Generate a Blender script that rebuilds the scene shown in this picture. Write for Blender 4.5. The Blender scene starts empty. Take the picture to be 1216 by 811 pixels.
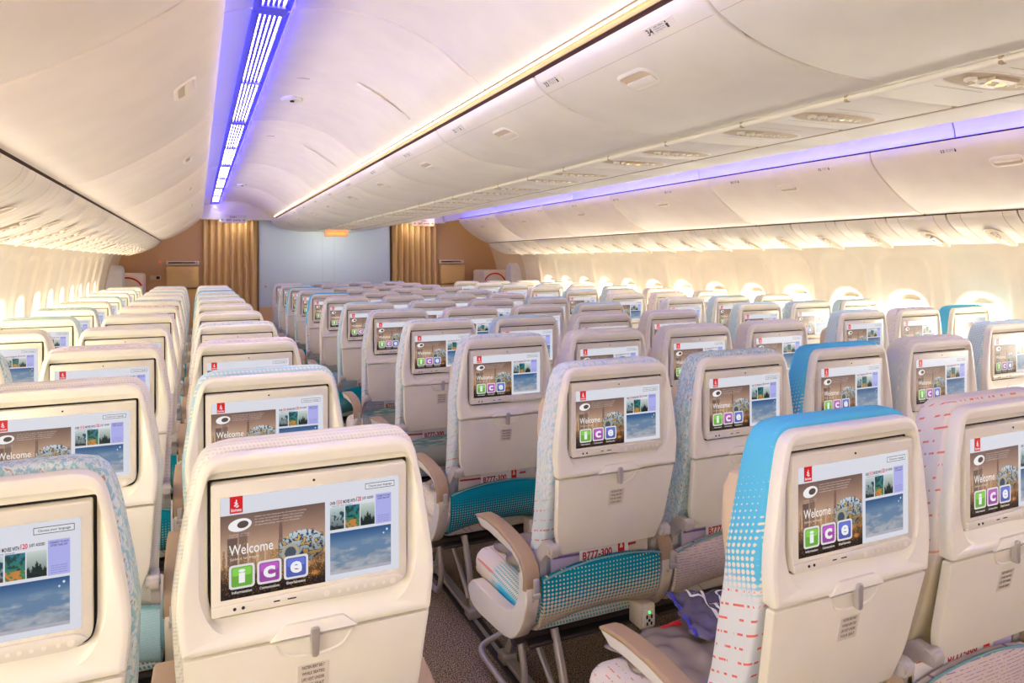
import bpy, math, random
import numpy as np
from mathutils import Vector, Matrix
random.seed(5)
rng = np.random.RandomState(7)
SC = bpy.context.scene
COL = SC.collection
PI = math.pi

# ------------------------------------------------------------------ colours and materials
def lin(c):
    return tuple(((v/255.0)/12.92 if v/255.0 <= .04045 else ((v/255.0+.055)/1.055)**2.4) for v in c)
def lin4(c): return lin(c) + (1.0,)
MATS = {}
def mat(name, rgb, rough=.5, metal=0., emit=None, strength=0., spec=.5, alpha=None, sample=True):
    if name in MATS: return MATS[name]
    m = bpy.data.materials.new(name); m.use_nodes = True
    b = m.node_tree.nodes['Principled BSDF']
    b.inputs['Base Color'].default_value = lin4(rgb)
    b.inputs['Roughness'].default_value = rough
    b.inputs['Metallic'].default_value = metal
    b.inputs['Specular IOR Level'].default_value = spec
    if emit is not None:
        b.inputs['Emission Color'].default_value = lin4(emit)
        b.inputs['Emission Strength'].default_value = strength
    if not sample: m.cycles.emission_sampling = 'NONE'
    m.diffuse_color = lin4(rgb)
    MATS[name] = m
    return m

class NT:
    """small helper for node trees"""
    def __init__(s, m):
        s.nt = m.node_tree; s.b = s.nt.nodes['Principled BSDF']
    def n(s, t, **kw):
        nd = s.nt.nodes.new(t)
        for k, v in kw.items(): setattr(nd, k, v)
        return nd
    def link(s, a, b): s.nt.links.new(a, b)
    def val(s, sock, v):
        if isinstance(v, bpy.types.NodeSocket): s.link(v, sock)
        else: sock.default_value = v
    def math(s, op, a, b=0., c=0., clamp=False):
        nd = s.n('ShaderNodeMath', operation=op); nd.use_clamp = clamp
        s.val(nd.inputs[0], a); s.val(nd.inputs[1], b)
        if len(nd.inputs) > 2: s.val(nd.inputs[2], c)
        return nd.outputs[0]
    def mix(s, f, a, b):
        nd = s.n('ShaderNodeMix', data_type='RGBA')
        s.val(nd.inputs[0], f); s.val(nd.inputs[6], a); s.val(nd.inputs[7], b)
        return nd.outputs[2]
    def step(s, v, lo, hi):
        nd = s.n('ShaderNodeMapRange', interpolation_type='SMOOTHSTEP')
        s.val(nd.inputs[0], v); nd.inputs[1].default_value = lo; nd.inputs[2].default_value = hi
        return nd.outputs[0]
    def xyz(s):
        tc = s.n('ShaderNodeTexCoord'); sp = s.n('ShaderNodeSeparateXYZ')
        s.link(tc.outputs['Object'], sp.inputs[0])
        return sp.outputs[0], sp.outputs[1], sp.outputs[2], tc.outputs['Object']
    def noise(s, vec, scale, detail=2., dist=0.):
        nd = s.n('ShaderNodeTexNoise'); s.link(vec, nd.inputs['Vector'])
        nd.inputs['Scale'].default_value = scale; nd.inputs['Detail'].default_value = detail
        nd.inputs['Distortion'].default_value = dist
        return nd.outputs['Fac']
    def comb(s, x, y, z=0.):
        nd = s.n('ShaderNodeCombineXYZ'); s.val(nd.inputs[0], x); s.val(nd.inputs[1], y); s.val(nd.inputs[2], z)
        return nd.outputs[0]
    def bump(s, h, strength=.2, dist=.002):
        nd = s.n('ShaderNodeBump'); nd.inputs['Strength'].default_value = strength
        nd.inputs['Distance'].default_value = dist
        s.link(h, nd.inputs['Height']); s.link(nd.outputs[0], s.b.inputs['Normal'])
    def dots(s, u, v, pu, pv, r):
        """distance-based dot grid: 1 inside dots"""
        fu = s.math('SUBTRACT', s.math('FRACT', s.math('DIVIDE', u, pu)), .5)
        fv = s.math('SUBTRACT', s.math('FRACT', s.math('DIVIDE', v, pv)), .5)
        d = s.math('SQRT', s.math('ADD', s.math('MULTIPLY', fu, fu), s.math('MULTIPLY', fv, fv)))
        return s.math('SUBTRACT', 1., s.math('DIVIDE', s.math('SUBTRACT', d, s.math('SUBTRACT', r, .05)), .1, clamp=True), clamp=True)
    def dashes(s, u, v, pv, seed_scale=26., thr=.52):
        """rows of broken dashes running sideways"""
        row = s.math('FLOOR', s.math('DIVIDE', v, pv))
        fv = s.math('ABSOLUTE', s.math('SUBTRACT', s.math('FRACT', s.math('DIVIDE', v, pv)), .5))
        inrow = s.math('LESS_THAN', fv, .085)
        w = s.noise(s.comb(s.math('MULTIPLY', u, seed_scale*3), s.math('MULTIPLY', row, 3.71)), 1.0, 1.)
        return s.math('MULTIPLY', inrow, s.math('GREATER_THAN', w, thr))

def fabric(name, kind):
    m = mat(name, (220, 215, 205), .9, spec=.15)
    t = NT(m); x, y, z, o = t.xyz()
    u = t.math('ADD', x, y); v = t.math('ADD', z, t.math('MULTIPLY', y, .35))
    fine = t.math('ADD', t.math('MULTIPLY', t.math('SINE', t.math('MULTIPLY', u, 1900.)), .5), t.math('MULTIPLY', t.math('SINE', t.math('MULTIPLY', v, 1900.)), .5))
    def C(c): return lin4(c)
    if kind == 'blue':          # plain sky blue top, dots on the side, red dashes below
        r = t.math('MULTIPLY', t.step(z, 1.12, .86), .40)
        d = t.dots(u, v, .0125, .0125, r)
        top = t.mix(d, C((96, 196, 230)), C((238, 230, 212)))
        r2 = t.dashes(u, v, .028)
        low = t.mix(r2, C((222, 228, 230)), C((228, 122, 116)))
        c = t.mix(t.step(z, .90, .84), top, low)
    elif kind == 'streak':      # pale teal with darker broken upright streaks
        nz = t.noise(t.comb(t.math('MULTIPLY', x, 150.), t.math('MULTIPLY', y, 150.), t.math('MULTIPLY', z, 60.)), 1., 3., .6)
        c1 = t.mix(t.step(nz, .42, .52), C((158, 198, 200)), C((214, 226, 220)))
        c = t.mix(t.step(nz, .60, .66), c1, C((176, 160, 134)))
    elif kind == 'paleleaf':    # near white with soft blue leaf flecks, blue side lower down
        nz = t.noise(t.comb(t.math('MULTIPLY', u, 170.), t.math('MULTIPLY', y, 60.), t.math('MULTIPLY', v, 80.)), 1., 2., .4)
        c1 = t.mix(t.step(nz, .50, .60), C((226, 230, 226)), C((186, 216, 222)))
        low = t.dashes(u, v, .03)
        c2 = t.mix(low, C((205, 218, 222)), C((216, 140, 140)))
        c = t.mix(t.step(z, .82, .70), c1, c2)
    elif kind == 'dash':        # cream with rows of red dashes
        r2 = t.dashes(u, v, .026)
        c1 = t.mix(r2, C((236, 228, 214)), C((232, 140, 120)))
        c = t.mix(t.step(z, .90, .80), c1, C((206, 196, 164)))
    elif kind == 'weave':       # cream and grey green weave
        d = t.dots(u, v, .0065, .0065, .30)
        c = t.mix(d, C((234, 229, 216)), C((212, 214, 202)))
    elif kind == 'tealdot':     # pale teal with cream dots
        d = t.dots(u, v, .011, .011, .28)
        c = t.mix(d, C((182, 217, 222)), C((236, 232, 220)))
    elif kind == 'lilacweave':
        r2 = t.dashes(u, v, .012, 40., .5)
        c = t.mix(r2, C((232, 224, 218)), C((196, 180, 206)))
    # pockets / cushions
    elif kind == 'p_tealfade':  # teal ground, dots turning into beige ground, red dashes low
        r = t.math('ADD', .17, t.math('MULTIPLY', t.step(z, .56, .38), .36))
        d = t.dots(x, z, .0125, .0125, r)
        c1 = t.mix(d, C((0, 142, 160)), C((216, 204, 180)))
        r2 = t.dashes(x, z, .012, 26., .55)
        c2 = t.mix(r2, C((206, 196, 176)), C((212, 110, 96)))
        c = t.mix(t.step(z, .43, .385), c1, c2)
    elif kind == 'p_teal':
        r = t.math('MULTIPLY', t.step(z, .53, .44), .26)
        d = t.dots(x, z, .0105, .0105, r)
        c = t.mix(d, C((0, 138, 156)), C((190, 198, 176)))
    elif kind == 'p_greydot':
        d = t.dots(x, z, .011, .011, .27)
        c = t.mix(d, C((196, 196, 178)), C((96, 150, 150)))
        nz = t.noise(t.comb(t.math('MULTIPLY', x, 20.), t.math('MULTIPLY', z, 160.)), 1., 2.)
        c = t.mix(t.math('MULTIPLY', t.step(z, .49, .53), t.step(nz, .4, .6)), c, C((96, 140, 136)))
    elif kind == 'p_lilac':
        r2 = t.dashes(x, z, .009, 30., .47)
        c = t.mix(r2, C((214, 200, 190)), C((158, 122, 172)))
    elif kind == 'p_paleblue':
        r2 = t.dashes(x, z, .007, 60., .45)
        c = t.mix(r2, C((168, 206, 214)), C((196, 222, 226)))
    elif kind == 'c_tealdot':   # seat cushion: cream with red stripes in front, teal dots on the side
        d = t.dots(t.math('ADD', x, t.math('MULTIPLY', z, .3)), t.math('ADD', y, z), .011, .011, .3)
        c1 = t.mix(d, C((222, 220, 208)), C((70, 186, 214)))
        lines = t.dashes(t.math('MULTIPLY', z, 1.), t.math('ADD', x, t.math('MULTIPLY', y, .02)), .016, 18., .47)
        c2 = t.mix(lines, C((230, 222, 210)), C((222, 150, 140)))
        c = t.mix(t.step(y, .50, .46), c2, c1)
        c = t.mix(t.math('MULTIPLY', t.step(z, .39, .37), t.math('MULTIPLY', t.step(y, .46, .40), t.step(y, .24, .30))), c, C((60, 190, 224)))
    elif kind == 'c_cream':
        r2 = t.dashes(y, t.math('ADD', x, z), .026, 26., .56)
        c = t.mix(r2, C((228, 222, 210)), C((224, 150, 136)))
    t.link(c, t.b.inputs['Base Color'])
    t.bump(fine, .25, .0006)
    return m

def plastic(name, rgb, rough=.38, grain=.0):
    m = mat(name, rgb, rough)
    t = NT(m); x, y, z, o = t.xyz()
    nz = t.noise(o, 6., 3.)
    c = t.mix(t.step(nz, .3, .7), lin4(tuple(max(0, v-3) for v in rgb)), lin4(tuple(min(255, v+2) for v in rgb)))
    t.link(c, t.b.inputs['Base Color'])
    if grain: t.bump(t.noise(o, 900., 1.), grain, .0004)
    return m

SHELL = plastic('shell_plastic', (240, 237, 219), .36)
TRAYM = plastic('tray_plastic', (233, 229, 210), .45, .12)
BEZEL = plastic('bezel_plastic', (229, 225, 206), .28)
WHITEP = plastic('white_plastic_and_lit_side', (232, 230, 230), .35)
BEIGEP = plastic('beige_plastic_and_lit_edge', (224, 213, 194), .4)
BROWNP = plastic('brown_armrest', (168, 143, 114), .45)
GREYP = plastic('grey_hinge_plastic', (188, 182, 174), .35)
DARK = mat('dark_gap', (28, 22, 22), .7)
SILVER = mat('brushed_silver', (196, 192, 186), .38, .55)
TUBE = mat('grey_tube', (182, 176, 170), .36, .55)
DKMETAL = mat('dark_metal', (74, 66, 62), .45, .5)
LEATHER = plastic('beige_leather', (214, 194, 160), .5, .15)
RED = mat('logo_red', (216, 28, 34), .5)
WHITE = mat('print_white', (240, 238, 236), .5)
INK = mat('print_ink', (70, 58, 52), .6)
REDINK = mat('print_red', (186, 38, 36), .6)
COVERS = {k: fabric('cover_'+k, k) for k in ('blue', 'streak', 'paleleaf', 'dash', 'weave', 'tealdot', 'lilacweave')}
POCK = {k: fabric('pocket_'+k[2:], k) for k in ('p_tealfade', 'p_teal', 'p_greydot', 'p_lilac', 'p_paleblue')}
CUSH = {k: fabric('cushion_'+k[2:], k) for k in ('c_tealdot', 'c_cream')}

# ------------------------------------------------------------------ mesh helpers
class MB:
    def __init__(s): s.v = []; s.f = []; s.m = []
    def add(s, verts, faces, mi=0):
        o = len(s.v); s.v.extend([tuple(p) for p in verts])
        for f in faces: s.f.append(tuple(i+o for i in f)); s.m.append(mi)
        return o
    def loft(s, loops, mi=0, cap0=True, cap1=True, closed=True):
        n = len(loops[0]); vs = [p for l in loops for p in l]; fs = []
        for i in range(len(loops)-1):
            for j in range(n if closed else n-1):
                a = i*n+j; b = i*n+(j+1) % n
                fs.append((a, b, b+n, a+n))
        if cap0: fs.append(tuple(range(n-1, -1, -1)))
        if cap1: fs.append(tuple(range((len(loops)-1)*n, len(loops)*n)))
        s.add(vs, fs, mi); return s
    def tube(s, path, r, n=10, mi=0):
        P = [Vector(p) for p in path]; loops = []; up = None
        rs = r if isinstance(r, (list, tuple)) else [r]*len(P)
        for i, p in enumerate(P):
            t = (P[min(i+1, len(P)-1)]-P[max(i-1, 0)]).normalized()
            if up is None:
                up = Vector((0, 0, 1)) if abs(t.z) < .9 else Vector((1, 0, 0))
            a = t.cross(up).normalized(); b = a.cross(t).normalized(); up = b
            loops.append([p+(a*math.cos(k*2*PI/n)+b*math.sin(k*2*PI/n))*rs[i] for k in range(n)])
        return s.loft(loops, mi)
    def rbox(s, x0, x1, y0, y1, z0, z1, r=.005, mi=0, k=3):
        r = min(r, (x1-x0)*.49, (y1-y0)*.49, (z1-z0)*.49)
        loops = []
        def lp(ins, z):
            q = rpoly([(x0+ins, y0+ins), (x1-ins, y0+ins), (x1-ins, y1-ins), (x0+ins, y1-ins)], max(r-ins, 1e-4), k)
            return [(a, b, z) for a, b in q]
        for a in range(k+1):
            th = a/k*PI/2; loops.append(lp(r*(1-math.sin(th))*.98, z0+r*(1-math.cos(th))))
        for a in range(k, -1, -1):
            th = a/k*PI/2; loops.append(lp(r*(1-math.sin(th))*.98, z1-r*(1-math.cos(th))))
        return s.loft(loops, mi)
    def plate(s, outline, y0, y1, bev=.002, mi=0, k=2):
        """outline = rounded list of (x,z); plate from y0 (camera side, bevelled) to y1"""
        loops = [[(x, y1, z) for x, z in outline]]
        loops.append([(x, y0+bev, z) for x, z in outline])
        ins = offs(outline, bev*.3); loops.append([(x, y0+bev*.3, z) for x, z in ins])
        ins = offs(outline, bev); loops.append([(x, y0, z) for x, z in ins])
        return s.loft(loops, mi)
    def cyl(s, c, axis, r, h, n=16, mi=0, r2=None):
        c = Vector(c); ax = Vector(axis).normalized()
        return s.tube([c, c+ax*h], [r, r if r2 is None else r2], n, mi)
    def build(s, name, mats, parent=None, sharp=38, smooth=True):
        me = bpy.data.meshes.new(name); me.from_pydata(s.v, [], s.f)
        if not isinstance(mats, (list, tuple)): mats = [mats]
        for m in mats: me.materials.append(m)
        if len(mats) > 1: me.polygons.foreach_set('material_index', s.m)
        me.validate()
        fixn(me)
        if smooth:
            me.polygons.foreach_set('use_smooth', [True]*len(me.polygons))
            me.set_sharp_from_angle(angle=math.radians(sharp))
        o = bpy.data.objects.new(name, me); COL.objects.link(o)
        if parent is not None: o.parent = parent
        return o
import bmesh
def fixn(me):
    bm = bmesh.new(); bm.from_mesh(me)
    bmesh.ops.recalc_face_normals(bm, faces=bm.faces); bm.to_mesh(me); bm.free(); me.update()
def rpoly(pts, r, k=4):
    """round every corner of a convex-ish polygon; constant number of points"""
    out = []; n = len(pts)
    rr = r if isinstance(r, (list, tuple)) else [r]*n
    for i in range(n):
        p = Vector(pts[i]); a = Vector(pts[i-1]); b = Vector(pts[(i+1) % n])
        da = (a-p); db = (b-p); d = min(rr[i], da.length*.49, db.length*.49)
        s = p+da.normalized()*d; e = p+db.normalized()*d
        for j in range(k+1):
            t = j/k; q = s*(1-t)**2+p*2*t*(1-t)+e*t*t
            out.append((q.x, q.y))
    return out
def offs(pts, d):
    """inset a closed outline by d (any orientation)"""
    n = len(pts); A = sum(pts[i-1][0]*pts[i][1]-pts[i][0]*pts[i-1][1] for i in range(n)); sg = 1 if A > 0 else -1
    out = []
    for i in range(n):
        p = Vector(pts[i]); a = Vector(pts[i-1]); b = Vector(pts[(i+1) % n])
        t = (b-a)
        if t.length < 1e-9: out.append(tuple(p)); continue
        t.normalize(); nn = Vector((-t.y, t.x))*sg
        out.append(tuple(p+nn*d))
    return out
def empty(name, loc=(0, 0, 0), rotz=0., **props):
    o = bpy.data.objects.new(name, None); COL.objects.link(o); o.location = loc; o.rotation_euler = (0, 0, rotz)
    o.empty_display_size = .1
    for k, v in props.items(): o[k] = v
    return o
def tag(o, label, cat, group=None, kind=None):
    o['label'] = label; o['category'] = cat
    if group: o['group'] = group
    if kind: o['kind'] = kind
    return o
def struct(o, label=None, cat=None):
    o['kind'] = 'structure'
    if label: o['label'] = label
    if cat: o['category'] = cat
    return o

def text_polys(txt, size=1., align='LEFT', shear=0., bold=0.):
    """flat text as (verts2d, faces), baseline at y=0"""
    cu = bpy.data.curves.new('t', 'FONT'); cu.body = txt; cu.size = size; cu.align_x = align
    cu.resolution_u = 3; cu.shear = shear; cu.offset = bold*size
    ob = bpy.data.objects.new('t', cu); COL.objects.link(ob)
    bpy.context.view_layer.update()
    me = bpy.data.meshes.new_from_object(ob.evaluated_get(bpy.context.evaluated_depsgraph_get()))
    vs = [(v.co.x, v.co.y) for v in me.vertices]; fs = [tuple(p.vertices) for p in me.polygons]
    bpy.data.objects.remove(ob); bpy.data.curves.remove(cu); bpy.data.meshes.remove(me)
    return vs, fs
_TC = {}
def fit_text(txt, x0, x1, y0, y1, bold=0.):
    """text scaled into a box"""
    if (txt, bold) not in _TC: _TC[(txt, bold)] = text_polys(txt, 1., bold=bold)
    vs, fs = _TC[(txt, bold)]
    if not vs: return [], []
    ax = min(v[0] for v in vs); bx = max(v[0] for v in vs); ay = min(v[1] for v in vs); by = max(v[1] for v in vs)
    return [(x0+(v[0]-ax)/(bx-ax+1e-9)*(x1-x0), y0+(v[1]-ay)/(by-ay+1e-9)*(y1-y0)) for v in vs], fs

# ------------------------------------------------------------------ the picture on the screens
def make_display():
    W, H = .294, .166
    V = []; F = []; CO = []
    layer = [0]
    def P(s, t): return (-W/2+s*W, H/2-t*H)
    def addp(pts, faces, col, l=None):
        y = -(layer[0] if l is None else l)*.00012
        o = len(V)
        for p in pts: V.append((p[0], y, p[1]))
        for f in faces: F.append(tuple(i+o for i in f))
        c = lin(col)+(1.,)
        CO.extend([c]*len(pts))
    def rect(s0, s1, t0, t1, col, r=0.):
        a = P(s0, t0); b = P(s1, t1)
        q = [(a[0], b[1]), (b[0], b[1]), (b[0], a[1]), (a[0], a[1])]
        if r: q = rpoly(q, r, 4)
        addp(q, [tuple(range(len(q)))], col)
    def text(txt, s0, s1, t0, t1, col, bold=0.):
        a = P(s0, t1); b = P(s1, t0)
        vs, fs = fit_text(txt, a[0], b[0], a[1], b[1], bold)
        addp(vs, fs, col)
    def ell(s, t, rs, rt, col, n=28, rot=0.):
        c = P(s, t)
        addp([(c[0]+rs*W*math.cos(2*PI*k/n)*math.cos(rot)-rt*H*math.sin(2*PI*k/n)*math.sin(rot),
               c[1]+rs*W*math.cos(2*PI*k/n)*math.sin(rot)+rt*H*math.sin(2*PI*k/n)*math.cos(rot)) for k in range(n)], [tuple(range(n))], col)
    def raster(s0, s1, t0, t1, img):
        h, w, _ = img.shape; y = -layer[0]*.00012; o = len(V)
        for j in range(h+1):
            for i in range(w+1):
                p = P(s0+(s1-s0)*i/w, t0+(t1-t0)*j/h); V.append((p[0], y, p[1]))
        pad = np.zeros((h+1, w+1, 3)); pad[:h, :w] = img; pad[h, :w] = img[-1]; pad[:h, w] = img[:, -1]; pad[h, w] = img[-1, -1]
        c = np.clip(pad, 0, 1); c = np.where(c <= .04045, c/12.92, ((c+.055)/1.055)**2.4)
        CO.extend([tuple(q)+(1.,) for q in c.reshape(-1, 3)])
        for j in range(h):
            for i in range(w):
                a = o+j*(w+1)+i; F.append((a, a+w+1, a+w+2, a+1))
    def vnoise(h, w, sy, sx, seed=0, oct=4):
        r = np.random.RandomState(seed); out = np.zeros((h, w)); amp = 1.; tot = 0
        for k in range(oct):
            gy, gx = int(sy*2**k)+2, int(sx*2**k)+2
            g = r.rand(gy, gx); yy = np.linspace(0, gy-1.001, h); xx = np.linspace(0, gx-1.001, w)
            y0 = yy.astype(int); x0 = xx.astype(int); fy = (yy-y0)[:, None]; fx = (xx-x0)[None]
            fy = fy*fy*(3-2*fy); fx = fx*fx*(3-2*fx)
            out += amp*((g[y0][:, x0]*(1-fx)+g[y0][:, x0+1]*fx)*(1-fy)+(g[y0+1][:, x0]*(1-fx)+g[y0+1][:, x0+1]*fx)*fy)
            tot += amp; amp *= .55
        return out/tot
    # city at dusk, 168 x 138 cells
    h, w = 138, 168
    yy, xx = np.mgrid[0:h, 0:w]; u = xx/w; v = yy/h
    def c3(r, g, b): return np.array([r, g, b])/255.
    img = np.zeros((h, w, 3))
    stops = [(0, (116, 92, 84)), (.2, (156, 124, 108)), (.42, (198, 164, 138)), (.58, (214, 172, 134)), (.66, (160, 120, 84)), (.8, (60, 44, 36)), (1, (24, 18, 18))]
    for ch in range(3): img[..., ch] = np.interp(v, [a for a, _ in stops], [c[ch]/255. for _, c in stops])
    img += (vnoise(h, w, 4, 3, 1)[..., None]-.5)*.08
    def tower(u0, u1, top, col, taper=0., lit=.1, seed=0):
        r = np.random.RandomState(seed); mid = (u0+u1)/2
        half = (u1-u0)/2*(1-taper*np.clip((.7-v)/(.7-top+1e-6), 0, 1))
        m = (np.abs(u-mid) < half) & (v > top) & (v < .74)
        img[m] = img[m]*.25+c3(*col)*.75
        img[m & ((xx % 3) == 0)] *= .86
        li = m & (r.rand(h, w) < lit*(v > .35)); img[li] = c3(232, 186, 110)
    tower(.06, .16, .28, (96, 76, 72), .1, .05, 1); tower(.17, .25, .22, (120, 96, 86), .05, .05, 2)
    tower(.01, .05, .42, (120, 94, 80), .6, .08, 3); tower(.26, .33, .46, (150, 116, 94), .1, .12, 4)
    tower(.53, .595, .02, (118, 88, 80), .75, .03, 5); tower(.35, .41, .44, (172, 134, 108), .1, .1, 6)
    tower(.42, .47, .38, (176, 136, 110), .1, .1, 7); tower(.47, .53, .48, (150, 112, 88), 0, .15, 8)
    tower(.84, .9, .3, (150, 116, 98), .4, .05, 9); tower(.92, .99, .36, (140, 106, 88), .2, .08, 10)
    r = np.random.RandomState(4)
    low = (v > .62); nzz = vnoise(h, w, 14, 18, 3, 3)
    img[low] = img[low]*(.55+.8*nzz[low][:, None])
    li = low & (r.rand(h, w) < .05); img[li] = c3(236, 168, 74)
    g = np.exp(-(((u-.72)/.22)**2+((v-.78)/.1)**2)); img += g[..., None]*c3(150, 92, 24)*.55
    g = np.exp(-(((u-.9)/.05)**2+((v-.86)/.03)**2)); img += g[..., None]*c3(255, 150, 60)*.8; img *= (1-.35*np.clip((v-.7)/.3, 0, 1))[..., None]
    # ring-shaped hall with pattern, generic
    cu_, cv_, ru, rv = .77, .50, .235, .20
    d = ((u-cu_)/ru)**2+((v-cv_)/rv)**2; m = d < 1
    pat = vnoise(h, w, 26, 34, 9, 2)
    base = np.where((pat > .5)[..., None], c3(176, 190, 196), c3(30, 62, 96))
    base = np.where((pat < .36)[..., None], c3(206, 168, 92), base)
    sh = np.clip(1.15-.5*(v-.3)/.4, .4, 1.2)[..., None]
    img[m] = (base*sh)[m]
    d2 = ((u-.655)/.085)**2+((v-.56)/.115)**2; img[(d2 < 1.0)] = c3(186, 178, 158)*.95
    img[(d2 < .42)] = c3(70, 84, 96)
    raster(0, .562, .18, 1., np.clip(img, 0, 1)); 
    # sea of clouds
    h, w = 60, 84; yy, xx = np.mgrid[0:h, 0:w]; v = yy/h
    n1 = vnoise(h, w, 7, 4, 21, 4); n2 = vnoise(h, w, 12, 6, 22, 3)
    sky = np.stack([np.interp(v, [0, .3, 1], a) for a in ([44/255, 116/255, 120/255], [94/255, 150/255, 150/255], [152/255, 186/255, 186/255])], -1)
    mask = np.clip((n1-.66+.42*v)*5, 0, 1)[..., None]*np.clip((v-.2)*4, 0, 1)[..., None]
    cl = np.stack([.58+.36*n2, .64+.32*n2, .72+.27*n2], -1)*(1-.12*v[..., None])
    im = sky*(1-mask)+cl*mask; im *= .9; im[v > .93] = im[v > .93]*.3+c3(196, 190, 200)*.7
    raster(.59, .95, .51, .942, im)
    # three posters
    def poster(s0, s1, f):
        h, w = 30, 20; yy, xx = np.mgrid[0:h, 0:w]; raster(s0, s1, .248, .48, f(yy/h, xx/w, h, w))
    def p1(v, u, h, w):
        n = vnoise(h, w, 6, 5, 31, 3)[..., None]; a = c3(196, 216, 216)*(1-v[..., None]*.5); 
        return np.where((n > .52) & (v[..., None] > .2), c3(20, 70, 84), a)*(1.-.5*(v[..., None] > .85))
    def p2(v, u, h, w):
        n = vnoise(h, w, 7, 5, 33, 3)[..., None]; a = c3(40, 118, 150)*(1-v[..., None])+c3(60, 130, 70)*v[..., None]
        a = np.where(n > .54, c3(20, 70, 60), a); return np.where((v[..., None] > .66) & (n > .42), c3(206, 132, 60), a)
    def p3(v, u, h, w):
        a = c3(206, 218, 212)*(1-v[..., None]*.7)+c3(70, 90, 88)*v[..., None]*.7
        tr = v > .5+.32*np.abs(((u*5) % 1)-.5)+.12*np.sin(u*9); a[tr] = c3(18, 40, 38); return a
    poster(.59, .671, p1); poster(.678, .762, p2); poster(.767, .852, p3)
    # white ground: built as the frame around the rasters
    for a in ((0, 1, 0, .18), (.562, .59, .18, 1), (.59, 1, .942, 1), (.95, 1, .18, .942), (.59, .95, .48, .51),
              (.59, .852, .18, .248), (.671, .678, .248, .48), (.762, .767, .248, .48), (.852, .95, .18, .48)):
        rect(*a, (226, 228, 238))
    layer[0] = 1
    rect(.0485, .116, 0, .165, (222, 26, 34))
    rect(.857, .952, .17, .485, (178, 180, 242))
    # box "Choose your language"
    rect(.796, .972, .045, .108, (70, 70, 74)); layer[0] = 2
    rect(.799, .969, .051, .102, (232, 233, 240)); layer[0] = 3
    text('Choose your language', .815, .955, .064, .094, (40, 40, 44), .012)
    # crest on the red flag: a swirling stroke and the airline name
    for k, (a, b) in enumerate(((.078, .062), (.084, .078), (.076, .09), (.088, .1))): ell(a, b, .006+.003*(k % 2), .008, (250, 240, 240), 10, .5)
    ell(.083, .05, .0035, .02, (250, 240, 240), 10)
    text('Emirates', .056, .109, .118, .148, (250, 240, 240), .02)
    # headline
    text('OVER', .59, .622, .188, .222, (40, 36, 40), .03); text('1510', .627, .660, .178, .224, (222, 30, 60), .03)
    text('MOVIES WITH', .666, .738, .184, .220, (40, 36, 40), .03); text('120', .743, .772, .170, .218, (222, 30, 60), .03)
    text('JUST ADDED', .778, .845, .180, .214, (40, 36, 40), .03)
    text('watch the latest', .60, .72, .228, .243, (70, 70, 90)) 
    text('CONNECT TO WI-FI', .864, .945, .185, .205, (60, 60, 120), .02); text('AFTER TAKE OFF', .868, .941, .212, .23, (60, 60, 120), .02)
    for k in range(4): text(['join the onboard', 'network and open', 'the portal from', 'your device'][k], .87, .94, .395+.02*k, .408+.02*k, (80, 80, 130))
    ell(.925, .555, .006, .012, (225, 232, 245), 12); ell(.905, .59, .005, .010, (215, 222, 240), 12)
    # ring emblem and small print
    ell(.101, .285, .061, .062, (250, 250, 250), 32, .12); layer[0] = 4
    ell(.116, .282, .030, .036, (92, 74, 70), 24, .12); layer[0] = 3
    for k, q in enumerate(('Listen to the thousands of stories waiting', 'for you on board and enjoy the journey', 'through films, music and games chosen', 'in partnership with our friends')):
        text(q, .178, .455-.012*k, .215+.028*k, .232+.028*k, (226, 212, 204))
    for k in range(2): text('museum of ideas' if k == 0 else 'city of the sea', .045, .15, .365+.022*k, .379+.022*k, (214, 200, 192))
    text('Welcome', .044, .275, .475, .575, (252, 250, 248), .004)
    text('Select to begin', .05, .2, .60, .632, (236, 220, 206))
    for (s0, s1, t0, t1, c, ch, cap) in ((.043, .177, .672, .907, (112, 176, 66), 'i', 'Information'), (.189, .32, .672, .905, (160, 76, 166), 'c', 'Communications'), (.332, .466, .672, .905, (84, 98, 182), 'e', 'Entertainment')):
        layer[0] = 3; rect(s0, s1, t0, t1, (232, 230, 228), .006)
        layer[0] = 4; rect(s0+.012, s1-.012, t0+.021, t1-.021, c, .004)
        layer[0] = 5
        rect(s0+.018, s1-.018, t0+.03, (t0+t1)/2-.01, tuple(min(255, int(v*1.15+12)) for v in c), .003)
        layer[0] = 6
        m = (s0+s1)/2; wd = .018 if ch == 'i' else .032
        text(ch, m-wd, m+wd, t0+(.045 if ch == 'i' else .06), t1-.055, (250, 250, 250), .03)
        layer[0] = 5; text(cap, m-.052, m+.052, .925, .952, (240, 236, 232), .01)
    me = bpy.data.meshes.new('display'); me.from_pydata(V, [], F)
    ca = me.color_attributes.new('Col', 'FLOAT_COLOR', 'POINT'); ca.data.foreach_set('color', np.array(CO, dtype=np.float32).ravel())
    bm = bmesh.new(); bm.from_mesh(me)
    for f in bm.faces:
        f.normal_update()
        if f.normal.y > 0: f.normal_flip()
    bm.to_mesh(me); bm.free()
    m = mat('screen_picture', (20, 20, 24), .22, emit=(0, 0, 0), strength=SCREEN, sample=False)
    t = NT(m); a = t.n('ShaderNodeAttribute', attribute_name='Col'); t.link(a.outputs['Color'], t.b.inputs['Emission Color'])
    me.materials.append(m)
    return me
SCREEN = .37
REAR = 2.5
DISPLAY = make_display()

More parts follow.
